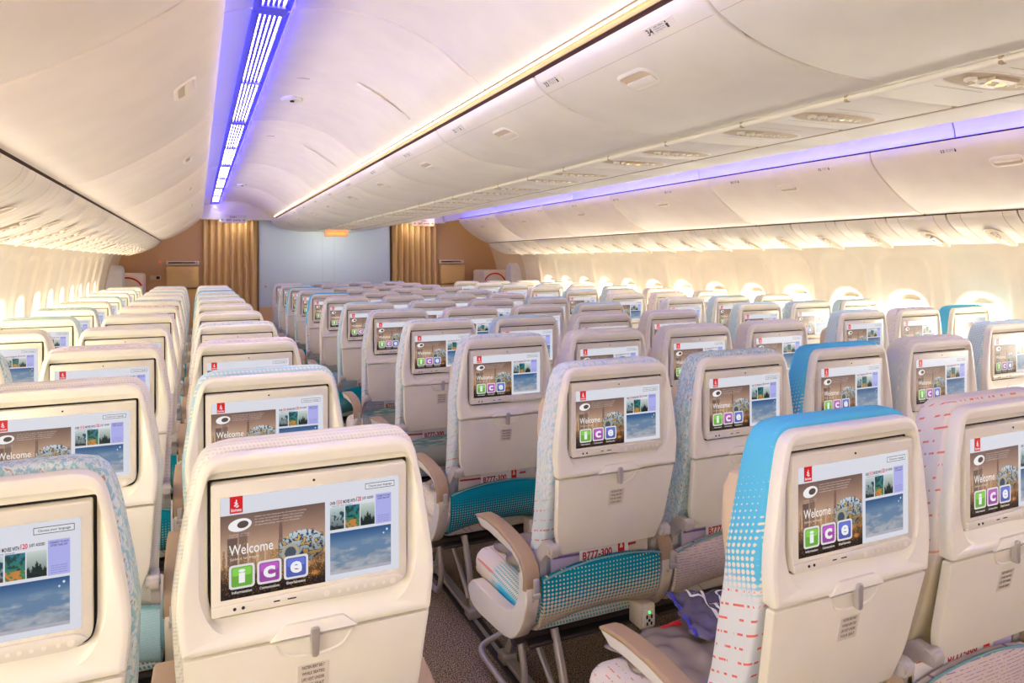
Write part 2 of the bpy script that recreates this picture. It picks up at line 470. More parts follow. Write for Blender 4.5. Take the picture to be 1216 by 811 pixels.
# ------------------------------------------------------------------ seat parts (seat coordinates: x sideways, y forward, z up, y=0 at the screen)
HP = .24315
def simple_seat_meshes():
    M = {}
    tmp = []
    def keep(key, o): M[key] = o.data; tmp.append(o)
    # monitor shell
    out = rpoly([(-.205, .849), (.205, .849), (.214, .93), (.190, 1.09), (.172, 1.166), (-.172, 1.166), (-.190, 1.09), (-.214, .93)], [.006, .006, .05, .06, .055, .055, .06, .05], 6)
    inner = rpoly([(-.150, .872), (.150, .872), (.180, .93), (.177, 1.09), (.166, 1.140), (-.166, 1.140), (-.177, 1.09), (-.180, .93)], [.03, .03, .05, .04, .02, .02, .04, .05], 6)
    inn2 = rpoly([(-.158, .898), (.158, .898), (.1665, .93), (.1665, 1.09), (.1665, 1.1255), (-.1665, 1.1255), (-.1665, 1.09), (-.1665, .93)], [.02, .02, .02, .02, .006, .006, .02, .02], 6)
    b = MB()
    L = [[(x, .05, z) for x, z in offs(out, .004)], [(x, .014, z) for x, z in out], [(x, .004, z) for x, z in out], [(x, -.002, z) for x, z in offs(out, .0025)],
         [(x, -.0045, z) for x, z in offs(out, .008)], [(x, -.004, z) for x, z in offs(out, .013)],
         [(x, -.001, z) for x, z in inner], [(x, .009, z) for x, z in [((a[0]+c[0])/2, (a[1]+c[1])/2) for a, c in zip(inner, inn2)]], [(x, .013, z) for x, z in inn2], [(x, .0185, z) for x, z in offs(inn2, .001)]]
    b.loft(L, 0, True, False); b.loft([[(x, .0185, z) for x, z in offs(inn2, .001)], [(x, .0187, z) for x, z in offs(inn2, .003)]], 1, False, True)  # recess floor coloured dark to stand for the shadow around the monitor
    # latch housing on the lower lip
    q = rpoly([(-.074, .8495), (.074, .8495), (.048, .873), (-.048, .873)], .004, 2)
    b.plate(q, -.0075, 0, .002)
    keep('back_shell', b.build('back_shell', [SHELL, DARK]))
    # dark shadow gap above the monitor
    b = MB()
    mo = rpoly([(-.161, .9075), (-.02, .9075), (.035, .903), (.135, .903), (.161, .914), (.161, 1.1205), (-.161, 1.1205)], [.006, .01, .01, .02, .012, .005, .005], 4)
    b.plate(mo, -.001, .0183, .0025)
    lip = rpoly([(-.161, .9075), (-.02, .9075), (.035, .903), (.135, .903), (.158, .915), (.140, .9265), (-.02, .9265), (-.161, .9245)], [.004, .01, .01, .02, .01, .01, .01, .004], 4)
    b.plate(lip, -.0055, 0, .002)
    keep('monitor', b.build('monitor', BEZEL))
    b = MB()
    for x in (-.126, -.113): b.cyl((x, -.0052, .917), (0, -1, 0), .0026, .0012, 12)
    b.rbox(-.066, -.056, -.0066, -.005, .9165, .9185, .0006); b.rbox(-.044, -.030, -.0066, -.005, .9165, .9185, .0006)
    b.cyl((0, -.0006, 1.1085), (0, -1, 0), .0022, .0012, 14)
    keep('socket', b.build('socket', DARK))
    b = MB()
    for i, x in enumerate((.020, .041, .056, .070, .085, .100, .118, .134)):
        b.cyl((x, -.005, .914), (0, -1, 0), .0052 if i in (0, 7) else .0032, .0012, 16)
    keep('button', b.build('button', SHELL))
    # tray table
    zt = .845
    def yt(z): return (zt-z)*.215+.001
    to = rpoly([(-.166, .607), (.166, .607), (.190, .672), (.2035, zt), (-.2035, zt), (-.190, .672)], [.008, .008, .02, .006, .006, .02], 4)
    b = MB()
    L = [[(x, yt(z)+.02, z) for x, z in to], [(x, yt(z)+.003, z) for x, z in to], [(x, yt(z)+.0005, z) for x, z in offs(to, .0012)], [(x, yt(z)-.0005, z) for x, z in offs(to, .004)]]
    b.loft(L)
    keep('tray_table', b.build('tray_table', TRAYM))
    # latch bowl (raised rim and shallow dish)
    bo = rpoly([(-.068, .8455), (-.052, .815), (-.02, .806), (.02, .806), (.052, .815), (.068, .8455)], [.002, .012, .02, .02, .012, .002], 4)
    b = MB()
    L = [[(x, yt(z)-.0003, z) for x, z in bo], [(x, yt(z)-.003, z) for x, z in offs(bo, .0012)], [(x, yt(z)-.003, z) for x, z in offs(bo, .003)], [(x, yt(z)-.001, z) for x, z in offs(bo, .0052)]]
    b.loft(L)
    keep('latch_bowl', b.build('latch_bowl', SHELL))
    b = MB()
    q = rpoly([(-.0062, .813), (.0062, .813), (.0078, .852), (.0074, .863), (-.0074, .863), (-.0078, .852)], [.006, .006, .004, .006, .006, .004], 4)
    b.plate(q, -.0125, -.0, .002); b.cyl((0, -.012, .857), (0, -1, 0), .0045, .0012, 14)
    keep('latch', b.build('latch', SILVER))
    # placard
    b = MB()
    b.plate(rpoly([(-.026, .742), (.026, .742), (.026, .792), (-.026, .792)], .002, 2), 0, .001, .0002, 0)
    for vtx in range(len(b.v)): x, y, z = b.v[vtx]; b.v[vtx] = (x, y+yt(z)-.0015, z)
    for k, tx in enumerate(('FASTEN SEAT BELT', 'WHILE SEATED', 'LIFE VEST UNDER', 'YOUR SEAT')):
        vs, fs = fit_text(tx, -.019, .019, .783-.0115*k, .789-.0115*k, .02)
        b.add([(x, yt(z)-.0019, z) for x, z in vs], fs, 1)
    keep('placard', b.build('placard', [mat('placard_plate', (222, 214, 196), .5), mat('placard_ink', (112, 100, 88), .6)], smooth=False))
    # upholstered back and its dress cover
    def hor(z, w, ya, yb, r=.03, k=5):
        q = rpoly([(-w, ya), (w, ya), (w, yb), (-w, yb)], [r*.5, r*.5, r, r], k)
        return [(x, y, z) for x, y in q]
    b = MB()
    prof = [(.40, .165, .185, .235), (.42, .185, .172, .24), (.50, .198, .145, .23), (.60, .204, .112, .20), (.66, .207, .085, .18), (.72, .210, .062, .165), (.80, .2145, .042, .145), (.86, .2175, .027, .13),
            (.93, .2200, .024, .12), (1.0, .2110, .023, .112), (1.09, .1965, .023, .105), (1.13, .1875, .023, .10), (1.155, .177, .023, .095), (1.168, .165, .024, .088), (1.1755, .145, .028, .075), (1.178, .12, .034, .062)]
    b.loft([hor(z, w, a, c, .024) for z, w, a, c in prof])
    for k in COVERS: keep('seat_cover_'+k, b.build('seat_cover', COVERS[k]))
    # piping seam around the rear edge
    # leather headrest with folding wings
    b = MB()
    def hr(z, w, ya, yb): return [(x, y+(abs(x)/w)**3*-.022, z) for x, y in rpoly([(-w, ya), (-w*.5, ya+.004), (w*.5, ya+.004), (w, ya), (w, yb), (w*.5, yb), (-w*.5, yb), (-w, yb)], .014, 3)]
    b.loft([hr(z, w, a, c) for z, w, a, c in ((.852, .155, .125, .150), (.862, .180, .115, .158), (.89, .197, .112, .165), (.96, .204, .110, .168), (1.03, .201, .108, .165), (1.06, .190, .110, .158), (1.072, .165, .118, .148))])
    keep('headrest', b.build('headrest', LEATHER))
    # seat cushion
    b = MB()
    L = []
    for (ins, z) in ((.03, .322), (.01, .327), (0, .340), (0, .365), (.004, .385), (.014, .402), (.035, .412), (.07, .415)):
        q = rpoly([(-.214+ins, .17+ins), (.214-ins, .17+ins), (.214-ins, .665-ins), (-.214+ins, .665-ins)], [.03, .03, .045, .045], 5)
        L.append([(x, y, z+(.02 if y > .5 else 0)*0+(.0 if z < .35 else .012*math.sin(max(0, min(1, (y-.2)/.45))*PI*.8))) for x, y in q])
    b.loft(L)
    for k in CUSH: keep('seat_cushion_'+k, b.build('seat_cushion', CUSH[k]))
    # literature pocket with bowed top
    b = MB(); rows = []
    N = 16
    for i in range(N+1):
        x = -.211+.422*i/N; s = x/.211
        ztop = .532+.027*(1-abs(s)**2.2)+.006*s
        rows.append((x, ztop))
    loops = []
    fr = [(0, 0.088), (.012, .080), (.06, .080), (.11, .088), (.15, .106), (.175, .135), (.19, .18), (.195, .25)]
    for x, ztop in rows:
        edge = .006*(abs(x)/.211)**6
        pts = []
        for dz, y in fr: pts.append((x, y+edge, ztop-dz))
        for dz, y in reversed(fr): pts.append((x, y+.012+edge, ztop-dz+(.002 if dz > .1 else 0)))
        loops.append(pts)
    b.loft(loops)
    for k in POCK: keep('seat_pocket_'+k, b.build('seat_pocket', POCK[k], sharp=60))
    b = MB()
    b.tube([(x, .083, z+.001) for x, z in rows], .0032, 8)
    keep('pocket_piping', b.build('pocket_piping', mat('piping_teal', (120, 168, 172), .8)))
    # hinges
    for key, sx in (('hinge_left', -1), ('hinge_right', 1)):
        b = MB()
        b.cyl((sx*.180, .050, .628), (sx, 0, 0), .017, .031, 18); b.cyl((sx*.209, .050, .628), (sx, 0, 0), .011, .006, 14)
        b.loft([[(sx*.188, y, z) for y, z in q] if i == 0 else [(sx*.210, y, z) for y, z in q] for i, q in enumerate([rpoly([(.030, .640), (.085, .648), (.135, .600), (.150, .520), (.120, .505), (.105, .575), (.07, .610), (.034, .610)], .008, 3)]*2)])
        keep(key, b.build('hinge', GREYP))
    # armrest (lying along y) with brown cap; stands at x=0 (moved by location)
    b = MB(); path = [(.092, .500, .046), (.090, .535, .046), (.102, .568, .044), (.135, .594, .040), (.20, .612, .036), (.30, .620, .032), (.40, .618, .030), (.47, .608, .028), (.500, .598, .020), (.508, .592, .010)]
    L = []
    for i, (y, z, tk) in enumerate(path):
        a = path[max(0, i-1)]; c = path[min(len(path)-1, i+1)]; t = Vector((0, c[0]-a[0], c[1]-a[1])).normalized(); nn = Vector((0, -t.z, t.y))
        wd = .026 if i < len(path)-2 else (.024 if i == len(path)-2 else .018)
        q = rpoly([(-wd, -tk*.42), (wd, -tk*.42), (wd, 0), (-wd, 0)], [.006, .006, .010, .010], 3)
        L.append([Vector((qx, y, z))+nn*qz for qx, qz in q])
    b.loft(L)
    keep('armrest_cap', b.build('armrest_cap', BROWNP))
    b = MB(); L = []
    for i, (y, z, tk) in enumerate(path):
        a = path[max(0, i-1)]; c = path[min(len(path)-1, i+1)]; t = Vector((0, c[0]-a[0], c[1]-a[1])).normalized(); nn = Vector((0, -t.z, t.y))
        wd = .0235 if i < len(path)-2 else (.021 if i == len(path)-2 else .015)
        dep = tk*1.15+(.012 if 4 < i < 8 else 0)
        q = rpoly([(-wd*.75, -dep), (wd*.75, -dep), (wd, -tk*.40), (-wd, -tk*.40)], [.008, .008, .002, .002], 3)
        L.append([Vector((qx, y, z))+nn*qz for qx, qz in q])
    b.loft(L)
    keep('armrest', b.build('armrest', WHITEP))
    b = MB(); b.rbox(-.009, .009, .062, .072, .498, .545, .004)
    b.rbox(-.012, .012, .058, .07, .488, .505, .003)
    keep('armrest_pivot', b.build('armrest_pivot', SILVER))
    # side panel (spreader) : curved L
    oc = [(.104, .530), (.091, .505), (.089, .478), (.095, .445), (.112, .402), (.136, .364), (.166, .332), (.205, .306), (.255, .290), (.320, .280), (.400, .271), (.470, .264), (.525, .264), (.560, .275), (.578, .298)]
    ic = [(.150, .534), (.146, .512), (.145, .490), (.150, .468), (.160, .446), (.172, .428), (.188, .410), (.210, .393), (.245, .378), (.300, .369), (.380, .363), (.450, .359), (.505, .357), (.545, .349), (.572, .325)]
    b = MB(); n = len(oc)
    def insr(d):
        O = []; I = []
        for (oy, oz), (iy, iz) in zip(oc, ic):
            t = Vector((iy-oy, iz-oz)); l = t.length; t.normalize(); dd = min(d, l*.45)
            O.append((oy+t.x*dd, oz+t.y*dd)); I.append((iy-t.x*dd, iz-t.y*dd))
        return O, I
    xs_ = [(-.0222, .006), (-.0215, .0025), (-.0185, 0), (.0185, 0), (.0215, .0025), (.0222, .006)]
    rings = []
    for x, d in xs_:
        O, I = insr(d); rings.append([(x, y, z) for y, z in O+I[::-1]])
    N2 = len(rings[0]); vs = [p for l in rings for p in l]; band = []; side = []
    for i in range(5):
        for j in range(N2):
            f = (i*N2+j, i*N2+(j+1) % N2, (i+1)*N2+(j+1) % N2, (i+1)*N2+j)
            (band if i in (1, 2, 3) else side).append(f)
    for base in (0, 5*N2):
        for j in range(n-1): side.append((base+j, base+j+1, base+N2-2-j, base+N2-1-j))
    o = b.add(vs, band+side, 1)
    for q in range(len(band), len(band)+len(side)): b.m[q] = 0  # white faces and beige band put the light's difference into the panel colour
    # screws
    for z, y in ((.47, .0905),): b.cyl((0, y+.004, z), (0, -1, -.1), .0045, .006, 12, 2)
    keep('side_panel', b.build('side_panel', [WHITEP, BEIGEP, SILVER]))
    # leg frame: two legs on a floor track with a bent tube
    b = MB()
    b.tube([(0, .20, .31), (0, .145, .20), (0, .10, .05), (0, .095, .03)], .014, 12)
    b.tube([(0, .44, .30), (0, .50, .17), (0, .56, .06), (0, .575, .03)], .014, 12)
    b.tube([(0, .42, .27), (0, .25, .15), (0, .15, .07)], .010, 10)
    b.rbox(-.02, .02, .08, .62, .018, .034, .004)
    b.rbox(-.028, .028, .54, .60, .012, .05, .008); b.rbox(-.028, .028, .07, .13, .012, .05, .008)
    keep('leg', b.build('leg', TUBE))
    b = MB()
    pts = [(-.10, .235, .27), (-.10, .20, .16), (-.10, .24, .075), (-.10, .30, .06), (-.10, .56, .06), (-.095, .60, .065), (-.07, .615, .075), (.02, .60, .11), (.08, .56, .20), (.085, .50, .28)]
    sm = [Vector(p) for p in pts]
    for _ in range(2):
        q = [sm[0]]
        for i in range(len(sm)-1): q += [sm[i]*.75+sm[i+1]*.25, sm[i]*.25+sm[i+1]*.75]
        q.append(sm[-1]); sm = q
    b.tube(sm, .011, 10)
    keep('baggage_bar', b.build('baggage_bar', TUBE))
    b = MB(); b.cyl((-HP, .24, .285), (1, 0, 0), .020, HP+.218, 14); b.cyl((-HP, .47, .285), (1, 0, 0), .018, HP+.218, 14)
    b.rbox(-.213, .213, .18, .62, .272, .285, .005)
    keep('cross_beam', b.build('cross_beam', DKMETAL))
    b = MB(); b.rbox(-.030, .030, .10, .17, .285, .365, .010)
    b.rbox(-.022, .022, .094, .104, .295, .350, .003, 1)
    for (x, z, w_, h_) in ((-.009, .328, .003, .006), (.009, .328, .003, .006), (0, .316, .004, .004), (-.008, .306, .003, .005), (.008, .306, .003, .005)):
        b.rbox(x-w_, x+w_, .0925, .095, z-h_, z+h_, .001, 2)
    b.cyl((0, .095, .343), (0, -1, 0), .004, .003, 12, 3)
    keep('power_outlet', b.build('power_outlet', [BEIGEP, SHELL, DARK, mat('green_lamp', (40, 190, 80), .3, emit=(60, 220, 90), strength=1.2)]))
    for o in tmp: bpy.data.objects.remove(o)
    DISPLAY.transform(Matrix.Translation((0, -.0012, 1.015)))
    M['display'] = DISPLAY
    return M
M = simple_seat_meshes()
def child(name, mesh, parent, loc=(0, 0, 0)):
    o = bpy.data.objects.new(name, mesh); COL.objects.link(o); o.parent = parent; o.location = loc
    return o

CAM = Vector((-1.8747, 0, 1.48)); FPX = 831.87; YAW = .4219; ROLL = .004; CX, CY = 608., 308.8
def px(p):
    c, s = math.cos(YAW), math.sin(YAW); d = Vector(p)-CAM
    r = c*d.x-s*d.y; fw = s*d.x+c*d.y
    if fw < .05: return None
    return CX+FPX*r/fw, CY-FPX*d.z/fw

XS = dict(A=-2.669, B=-2.1823, C=-1.696, D=-.7295, E=-.2432, F=.2432, G=.7295, H=1.696, J=2.1823, K=2.669)
PITCH = .8239
def seat_xy(col, row): return XS[col], 1.2232+row*PITCH+(-.2692 if col in 'DEFG' else (.035 if col in 'HJK' else 0))
ORD = ['first', 'second', 'third', 'fourth', 'fifth', 'sixth', 'seventh', 'eighth', 'ninth', 'tenth', 'eleventh', 'twelfth']
POS = dict(A='window seat of the left block', B='middle seat of the left block', C='aisle seat of the left block', D='left aisle seat of the centre block', E='second seat of the centre block',
           F='third seat of the centre block', G='right aisle seat of the centre block', H='aisle seat of the right block', J='middle seat of the right block', K='window seat of the right block')
LOOK = dict(blue='blue dotted', streak='teal streaked', paleleaf='pale blue flecked', dash='red dashed cream', weave='cream woven', tealdot='teal dotted', lilacweave='lilac dashed')
cov = {('B', 0): 'streak', ('B', 1): 'weave', ('B', 2): 'lilacweave', ('C', 0): 'weave', ('C', 1): 'tealdot', ('C', 2): 'lilacweave', ('C', 4): 'weave', ('C', 6): 'tealdot', ('C', 8): 'blue',
       ('A', 2): 'streak', ('A', 4): 'tealdot', ('A', 7): 'tealdot', ('D', 0): 'blue', ('D', 1): 'paleleaf', ('D', 2): 'paleleaf', ('D', 3): 'paleleaf', ('D', 7): 'blue', ('D', 9): 'blue', ('D', 5): 'tealdot',
       ('E', 0): 'dash', ('E', 1): 'streak', ('E', 2): 'weave', ('F', 1): 'blue', ('F', 2): 'weave', ('G', 1): 'weave', ('G', 4): 'tealdot', ('G', 2): 'weave', ('G', 3): 'weave', ('H', 1): 'tealdot',
       ('H', 2): 'tealdot', ('H', 3): 'tealdot', ('H', 4): 'weave', ('J', 2): 'lilacweave', ('J', 3): 'streak', ('K', 2): 'blue', ('K', 3): 'tealdot', ('J', 4): 'tealdot', ('H', 6): 'tealdot', ('F', 4): 'weave'}
pock = {('D', 0): 'p_teal', ('D', 1): 'p_tealfade', ('D', 2): 'p_teal', ('D', 3): 'p_greydot', ('D', 4): 'p_greydot', ('D', 5): 'p_teal', ('E', 0): 'p_lilac', ('E', 1): 'p_lilac', ('E', 2): 'p_lilac', ('B', 1): 'p_paleblue',
        ('B', 2): 'p_teal', ('B', 3): 'p_teal'}
def in_frame(x, y, zs=(.3, 1.17), xw=.26):
    for dx in (-xw, 0, xw):
        for z in zs:
            for dy in (0, .5):
                p = px((x+dx, y+dy, z))
                if p and -5 < p[0] < 1221 and -5 < p[1] < 816: return True
    return False
seats = []
def make_seat(col, row, cover, pocket, cushion):
    x, y = seat_xy(col, row)
    r = empty('airline_seat', (x, y, 0))
    child('seat_cover', M['seat_cover_'+cover], r)
    child('headrest', M['headrest'], r)
    child('seat_cushion', M['seat_cushion_'+cushion], r)
    child('back_shell', M['back_shell'], r)
    mo = child('monitor', M['monitor'], r)
    child('display', M['display'], mo); child('socket', M['socket'], mo); child('button', M['button'], mo)
    tr = child('tray_table', M['tray_table'], r); child('placard', M['placard'], tr); child('latch_bowl', M['latch_bowl'], tr)
    child('latch', M['latch'], r)
    pk = child('seat_pocket', M['seat_pocket_'+pocket], r); child('piping', M['pocket_piping'], pk)
    child('hinge', M['hinge_left'], r); child('hinge', M['hinge_right'], r)
    st = [-HP]
    if col in 'CGK': st.append(HP)
    for sx in st:
        a = child('armrest', M['armrest'], r, (sx, 0, 0)); child('armrest_cap', M['armrest_cap'], a); child('armrest_pivot', M['armrest_pivot'], a)
        child('side_panel', M['side_panel'], r, (sx, 0, 0))
    child('cross_beam', M['cross_beam'], r)
    lx = {'A': .02, 'C': .116, 'D': -.116, 'G': .116, 'H': -.116, 'K': -.02}.get(col)
    if lx is not None:
        child('leg', M['leg'], r, (lx, 0, 0))
        bb = child('baggage_bar', M['baggage_bar'], r, (lx, 0, 0))
        if lx > 0: bb.scale = (-1, 1, 1)
    if col in 'ADFHJ' : child('power_outlet', M['power_outlet'], r, (.180, .01, 0))
    r['label'] = f"{LOOK[cover]} seat, {ORD[row]} row from the camera, {POS[col]}"
    r['category'] = 'airline seat'; r['group'] = 'economy seats with seatback screens'
    seats.append(r); return r
GC = ['paleleaf', 'weave', 'weave', 'lilacweave', 'streak', 'weave', 'tealdot', 'dash']
for col in 'ABCDEFGHJK':
    for row in range(12 if col in 'DEFG' else 11):
        x, y = seat_xy(col, row)
        if not in_frame(x, y): continue
        c = cov.get((col, row)) or GC[(row*5+ord(col)*3) % len(GC)]
        p = pock.get((col, row)) or ['p_greydot', 'p_paleblue', 'p_teal', 'p_lilac', 'p_tealfade'][(row*3+ord(col)) % 5]
        make_seat(col, row, c, p, 'c_tealdot' if (row+ord(col)) % 2 == 1 or (col, row) == ('D', 1) else 'c_cream')

# ------------------------------------------------------------------ literature in the pockets
def card_mesh():
    b = MB(); q = rpoly([(-.088, .045), (.088, .045), (.088, .20), (-.088, .20)], .003, 2)
    b.plate(q, -.001, .001, .0004, 0)
    b.add([(-.088, -.0014, .182), (.088, -.0014, .182), (.088, -.0014, .1995), (-.088, -.0014, .1995)], [(0, 1, 2, 3)], 3)
    vs, fs = fit_text('B777-300', -.078, .028, .150, .174, .03); b.add([(x, -.0016, z) for x, z in vs], fs, 1)
    b.add([(.050, -.0015, .145), (.074, -.0015, .145), (.074, -.0015, .1995), (.050, -.0015, .1995)], [(0, 1, 2, 3)], 2)
    vs, fs = fit_text('Emirates', .052, .072, .150, .156, .03); b.add([(x, -.0018, z) for x, z in vs], fs, 0)
    b.add([(.056, -.0018, .166), (.068, -.0018, .166), (.066, -.0018, .176), (.062, -.0018, .190), (.058, -.0018, .176)], [(0, 1, 2, 3, 4)], 0)
    return b
cardo = card_mesh().build('safety_card', [WHITE, REDINK, RED, WHITE], smooth=False); CARD = cardo.data; bpy.data.objects.remove(cardo)
def mag_mesh(c):
    b = MB(); b.rbox(-.075, .075, -.003, .003, .05, .19, .0012, 0); b.add([(-.07, -.0034, .172), (.03, -.0034, .172), (.03, -.0034, .180), (-.07, -.0034, .180)], [(0, 1, 2, 3)], 1)
    return b
mags = []
for nm, c1, c2 in (('magazine_white', (232, 226, 222), (190, 60, 60)), ('magazine_lavender', (196, 184, 212), (120, 90, 150)), ('magazine_cream', (228, 214, 200), (186, 50, 60))):
    o = mag_mesh(0).build('magazine', [mat(nm, c1, .35), mat(nm+'_print', c2, .5)], smooth=False); mags.append(o.data); bpy.data.objects.remove(o)
def tilt(o, x, y, z, rx=-.22, ry=0.): o.location = (x, y, z); o.rotation_euler = (rx, ry, 0)
LITS = [('D', r) for r in range(1, 6)]+[('E', 0), ('E', 1)]
for i, (c, r) in enumerate(LITS):
    x, y = seat_xy(c, r)
    o = bpy.data.objects.new('safety_card', CARD); COL.objects.link(o)
    tilt(o, x+.012, y+.1035, .404, -.01, 0)
    tag(o, f"white safety card in the pocket of the {ORD[r]} row {'left aisle' if c=='D' else 'second'} seat, centre block", 'safety card', 'safety cards in the seat pockets')
    if r <= 3:
        m1 = bpy.data.objects.new('magazine', mags[(i+1) % 3]); COL.objects.link(m1); tilt(m1, x-.102, y+.1115, .398, .0, .03)
        tag(m1, f"{['white','lavender','cream'][(i+1)%3]} magazine left of the safety card, {ORD[r]} row {'left aisle' if c=='D' else 'second'} seat, centre block", 'magazine', 'magazines in the seat pockets')
        m1 = bpy.data.objects.new('magazine', mags[(i+2) % 3]); COL.objects.link(m1); tilt(m1, x+.107, y+.1115, .398, .0, -.03)
        tag(m1, f"{['white','lavender','cream'][(i+2)%3]} magazine right of the safety card, {ORD[r]} row {'left aisle' if c=='D' else 'second'} seat, centre block", 'magazine', 'magazines in the seat pockets')

# ------------------------------------------------------------------ packs on the seats
def crumple(w, d, h, seed, nx=36, ny=30):
    r = np.random.RandomState(seed); b = MB()
    ph = r.rand(12, 4)
    def f(u, v):
        s = 0
        for a, c, e, g in ph: s += math.sin((a*2-1)*14*u+(c*2-1)*14*v+e*6.3)*(.3+g)
        e = (1-abs(u)**6)*(1-abs(v)**6)
        return e*(h+.0035*s*(.4+.6*e))
    top = []; bot = []
    for j in range(ny+1):
        for i in range(nx+1):
            u = -1+2*i/nx; v = -1+2*j/ny; k = .012*math.sin(9*u+seed)*abs(v)**3; kk = .010*math.sin(8*v+seed)*abs(u)**3
            top.append((u*w/2+kk, v*d/2+k, .004+f(u, v))); bot.append((u*w/2+kk, v*d/2+k, .0))
    fs = []; n = nx+1; N = len(top)
    for j in range(ny):
        for i in range(nx):
            a = j*n+i; fs.append((a, a+1, a+n+1, a+n)); fs.append((N+a, N+a+n, N+a+n+1, N+a+1))
    rim = [i for i in range(n)]+[j*n+nx for j in range(1, ny+1)]+[ny*n+i for i in range(nx-1, -1, -1)]+[j*n for j in range(ny-1, 0, -1)]
    for a, c in zip(rim, rim[1:]+rim[:1]): fs.append((a, a+N, c+N, c))
    b.add(top+bot, fs); return b, f
PACKM = mat('blanket_bag_film', (138, 126, 120), .16, spec=.8)
HSM = mat('headset_bag_film', (92, 84, 116), .18, spec=.8)
HSE = mat('headset_bag_edge', (62, 62, 190), .3)
def blanket(loc, rz, label, seed):
    b, f = crumple(.32, .30, .035, seed); o = b.build('blanket_pack', PACKM, sharp=80); o.location = loc; o.rotation_euler = (0, 0, rz)
    tag(o, label, 'blanket pack', 'blanket packs on the seats')
    p = MB(); vs = []; fs = []
    for j in range(5):
        for i in range(9):
            x = -.02+.07*i/8; y = .088+.026*j/4; vs.append((x, y, .0065+f(x/.16, y/.15)))
    for j in range(4):
        for i in range(8): a = j*9+i; fs.append((a, a+1, a+10, a+9))
    p.add(vs, fs); q = p.build('logo_patch', RED, o, sharp=80); q['label'] = 'small red airline logo printed on the bag'
    return o
def headset(loc, rot, label):
    b, f = crumple(.21, .25, .012, 11); o = b.build('headset_bag', HSM, sharp=80); o.location = loc; o.rotation_euler = rot
    tag(o, label, 'headset bag')
    p = MB()
    def line(pts, w=.0035):
        vs = []; fs = []
        for i in range(len(pts)):
            a = Vector(pts[max(i-1, 0)]); c = Vector(pts[min(i+1, len(pts)-1)]); t = (c-a).normalized(); n = Vector((-t.y, t.x))
            for s in (-1, 1):
                q = Vector(pts[i])+n*s*w; vs.append((q.x, q.y, .0075+f(q.x/.105, q.y/.125)))
        for i in range(len(pts)-1): fs.append((2*i, 2*i+1, 2*i+3, 2*i+2))
        p.add(vs, fs)
    def dens(pts, n=5):
        out = []
        for a, c in zip(pts, pts[1:]):
            for k in range(n): out.append((a[0]+(c[0]-a[0])*k/n, a[1]+(c[1]-a[1])*k/n))
        return out+[pts[-1]]
    line(dens([(-.06, .11), (-.06, .06), (-.03, .03), (-.02, -.05), (.01, -.11)])); line(dens([(-.015, .11), (-.015, .06), (-.005, .03), (.0, -.05), (.03, -.11)]))
    line(dens([(.0, .02), (.06, .02), (.075, .04), (.055, .10), (.03, .10), (.02, .03)])); line(dens([(.035, .08), (.05, .04)]), .002)
    line(dens([(-.048, .085), (-.028, .085), (-.028, .062), (-.048, .062), (-.048, .085)]), .0015)
    p.build('printed_outline', WHITE, o, smooth=False)
    e = MB(); e.tube([(-.104, -.12+.24*i/14, .006+.004*math.sin(i*1.7)) for i in range(15)], .005, 8); e.build('blue_edge', HSE, o)
    return o
x, y = seat_xy('D', 0)
blanket((x+.035, y+.535, .430), .06, 'grey blanket pack with red logo beside brown armrest, nearest centre block seat', 3)
headset((x+.185, y+.605, .484), (.0, .03, -.35), 'purple headset bag with white headphone outline lying against the grey blanket pack')
x, y = seat_xy('D', 1)
blanket((x+.0, y+.45, .432), -.05, 'grey blanket pack on the second row left aisle seat, behind the seat back', 5)
x, y = seat_xy('D', 2)
blanket((x+.0, y+.45, .432), .1, 'grey blanket pack on the third row left aisle seat', 8)

# ------------------------------------------------------------------ cabin shell
Y0, Y1 = -2.6, 11.36
CREAM = plastic('ceiling_cream', (248, 243, 226), .55)
BINW = plastic('side_bin_white', (247, 236, 226), .45)
BINC = plastic('centre_bin_white', (236, 233, 224), .45)
WALLM = plastic('sidewall_cream', (248, 240, 226), .5)
PSUM = plastic('service_panel_cream', (246, 238, 226), .45)
GAPM = mat('seam_dark', (70, 40, 34), .8)
SEAM = mat('seam_beige', (176, 158, 134), .7)
COVEM = mat('cove_white', (240, 240, 246), .45)
BROWN = mat('bulkhead_brown', (202, 162, 114), .6)
def carpet():
    m = mat('carpet', (96, 84, 74), .95, spec=.1); t = NT(m); x, y, z, o = t.xyz()
    n1 = t.noise(o, 230., 2.); n2 = t.noise(o, 160., 1.)
    c = t.mix(t.step(n1, .42, .60), lin4((74, 62, 52)), lin4((178, 158, 134)))
    c = t.mix(t.step(n2, .58, .66), c, lin4((96, 74, 52)))
    t.link(c, t.b.inputs['Base Color']); t.bump(n1, .5, .004); return m
b = MB(); b.rbox(-3.0, 3.0, Y0, Y1+.1, -.06, 0, .001); fl = b.build('floor', carpet(), smooth=False)
struct(fl, 'dark brown speckled carpet floor', 'floor')

# seat tracks in the floor
for col in 'ACDGHK':
    off = {'A': .02, 'C': .116, 'D': -.116, 'G': .116, 'H': -.116, 'K': -.02}[col]
    b = MB(); b.rbox(XS[col]+off-.03, XS[col]+off+.03, .9, Y1-.6, 0, .008, .002)
    b.rbox(XS[col]+off-.008, XS[col]+off+.008, .9, Y1-.6, .007, .012, .001, 1)
    struct(b.build('trim_1', [DKMETAL, TUBE]), 'brown metal seat track set in the carpet')

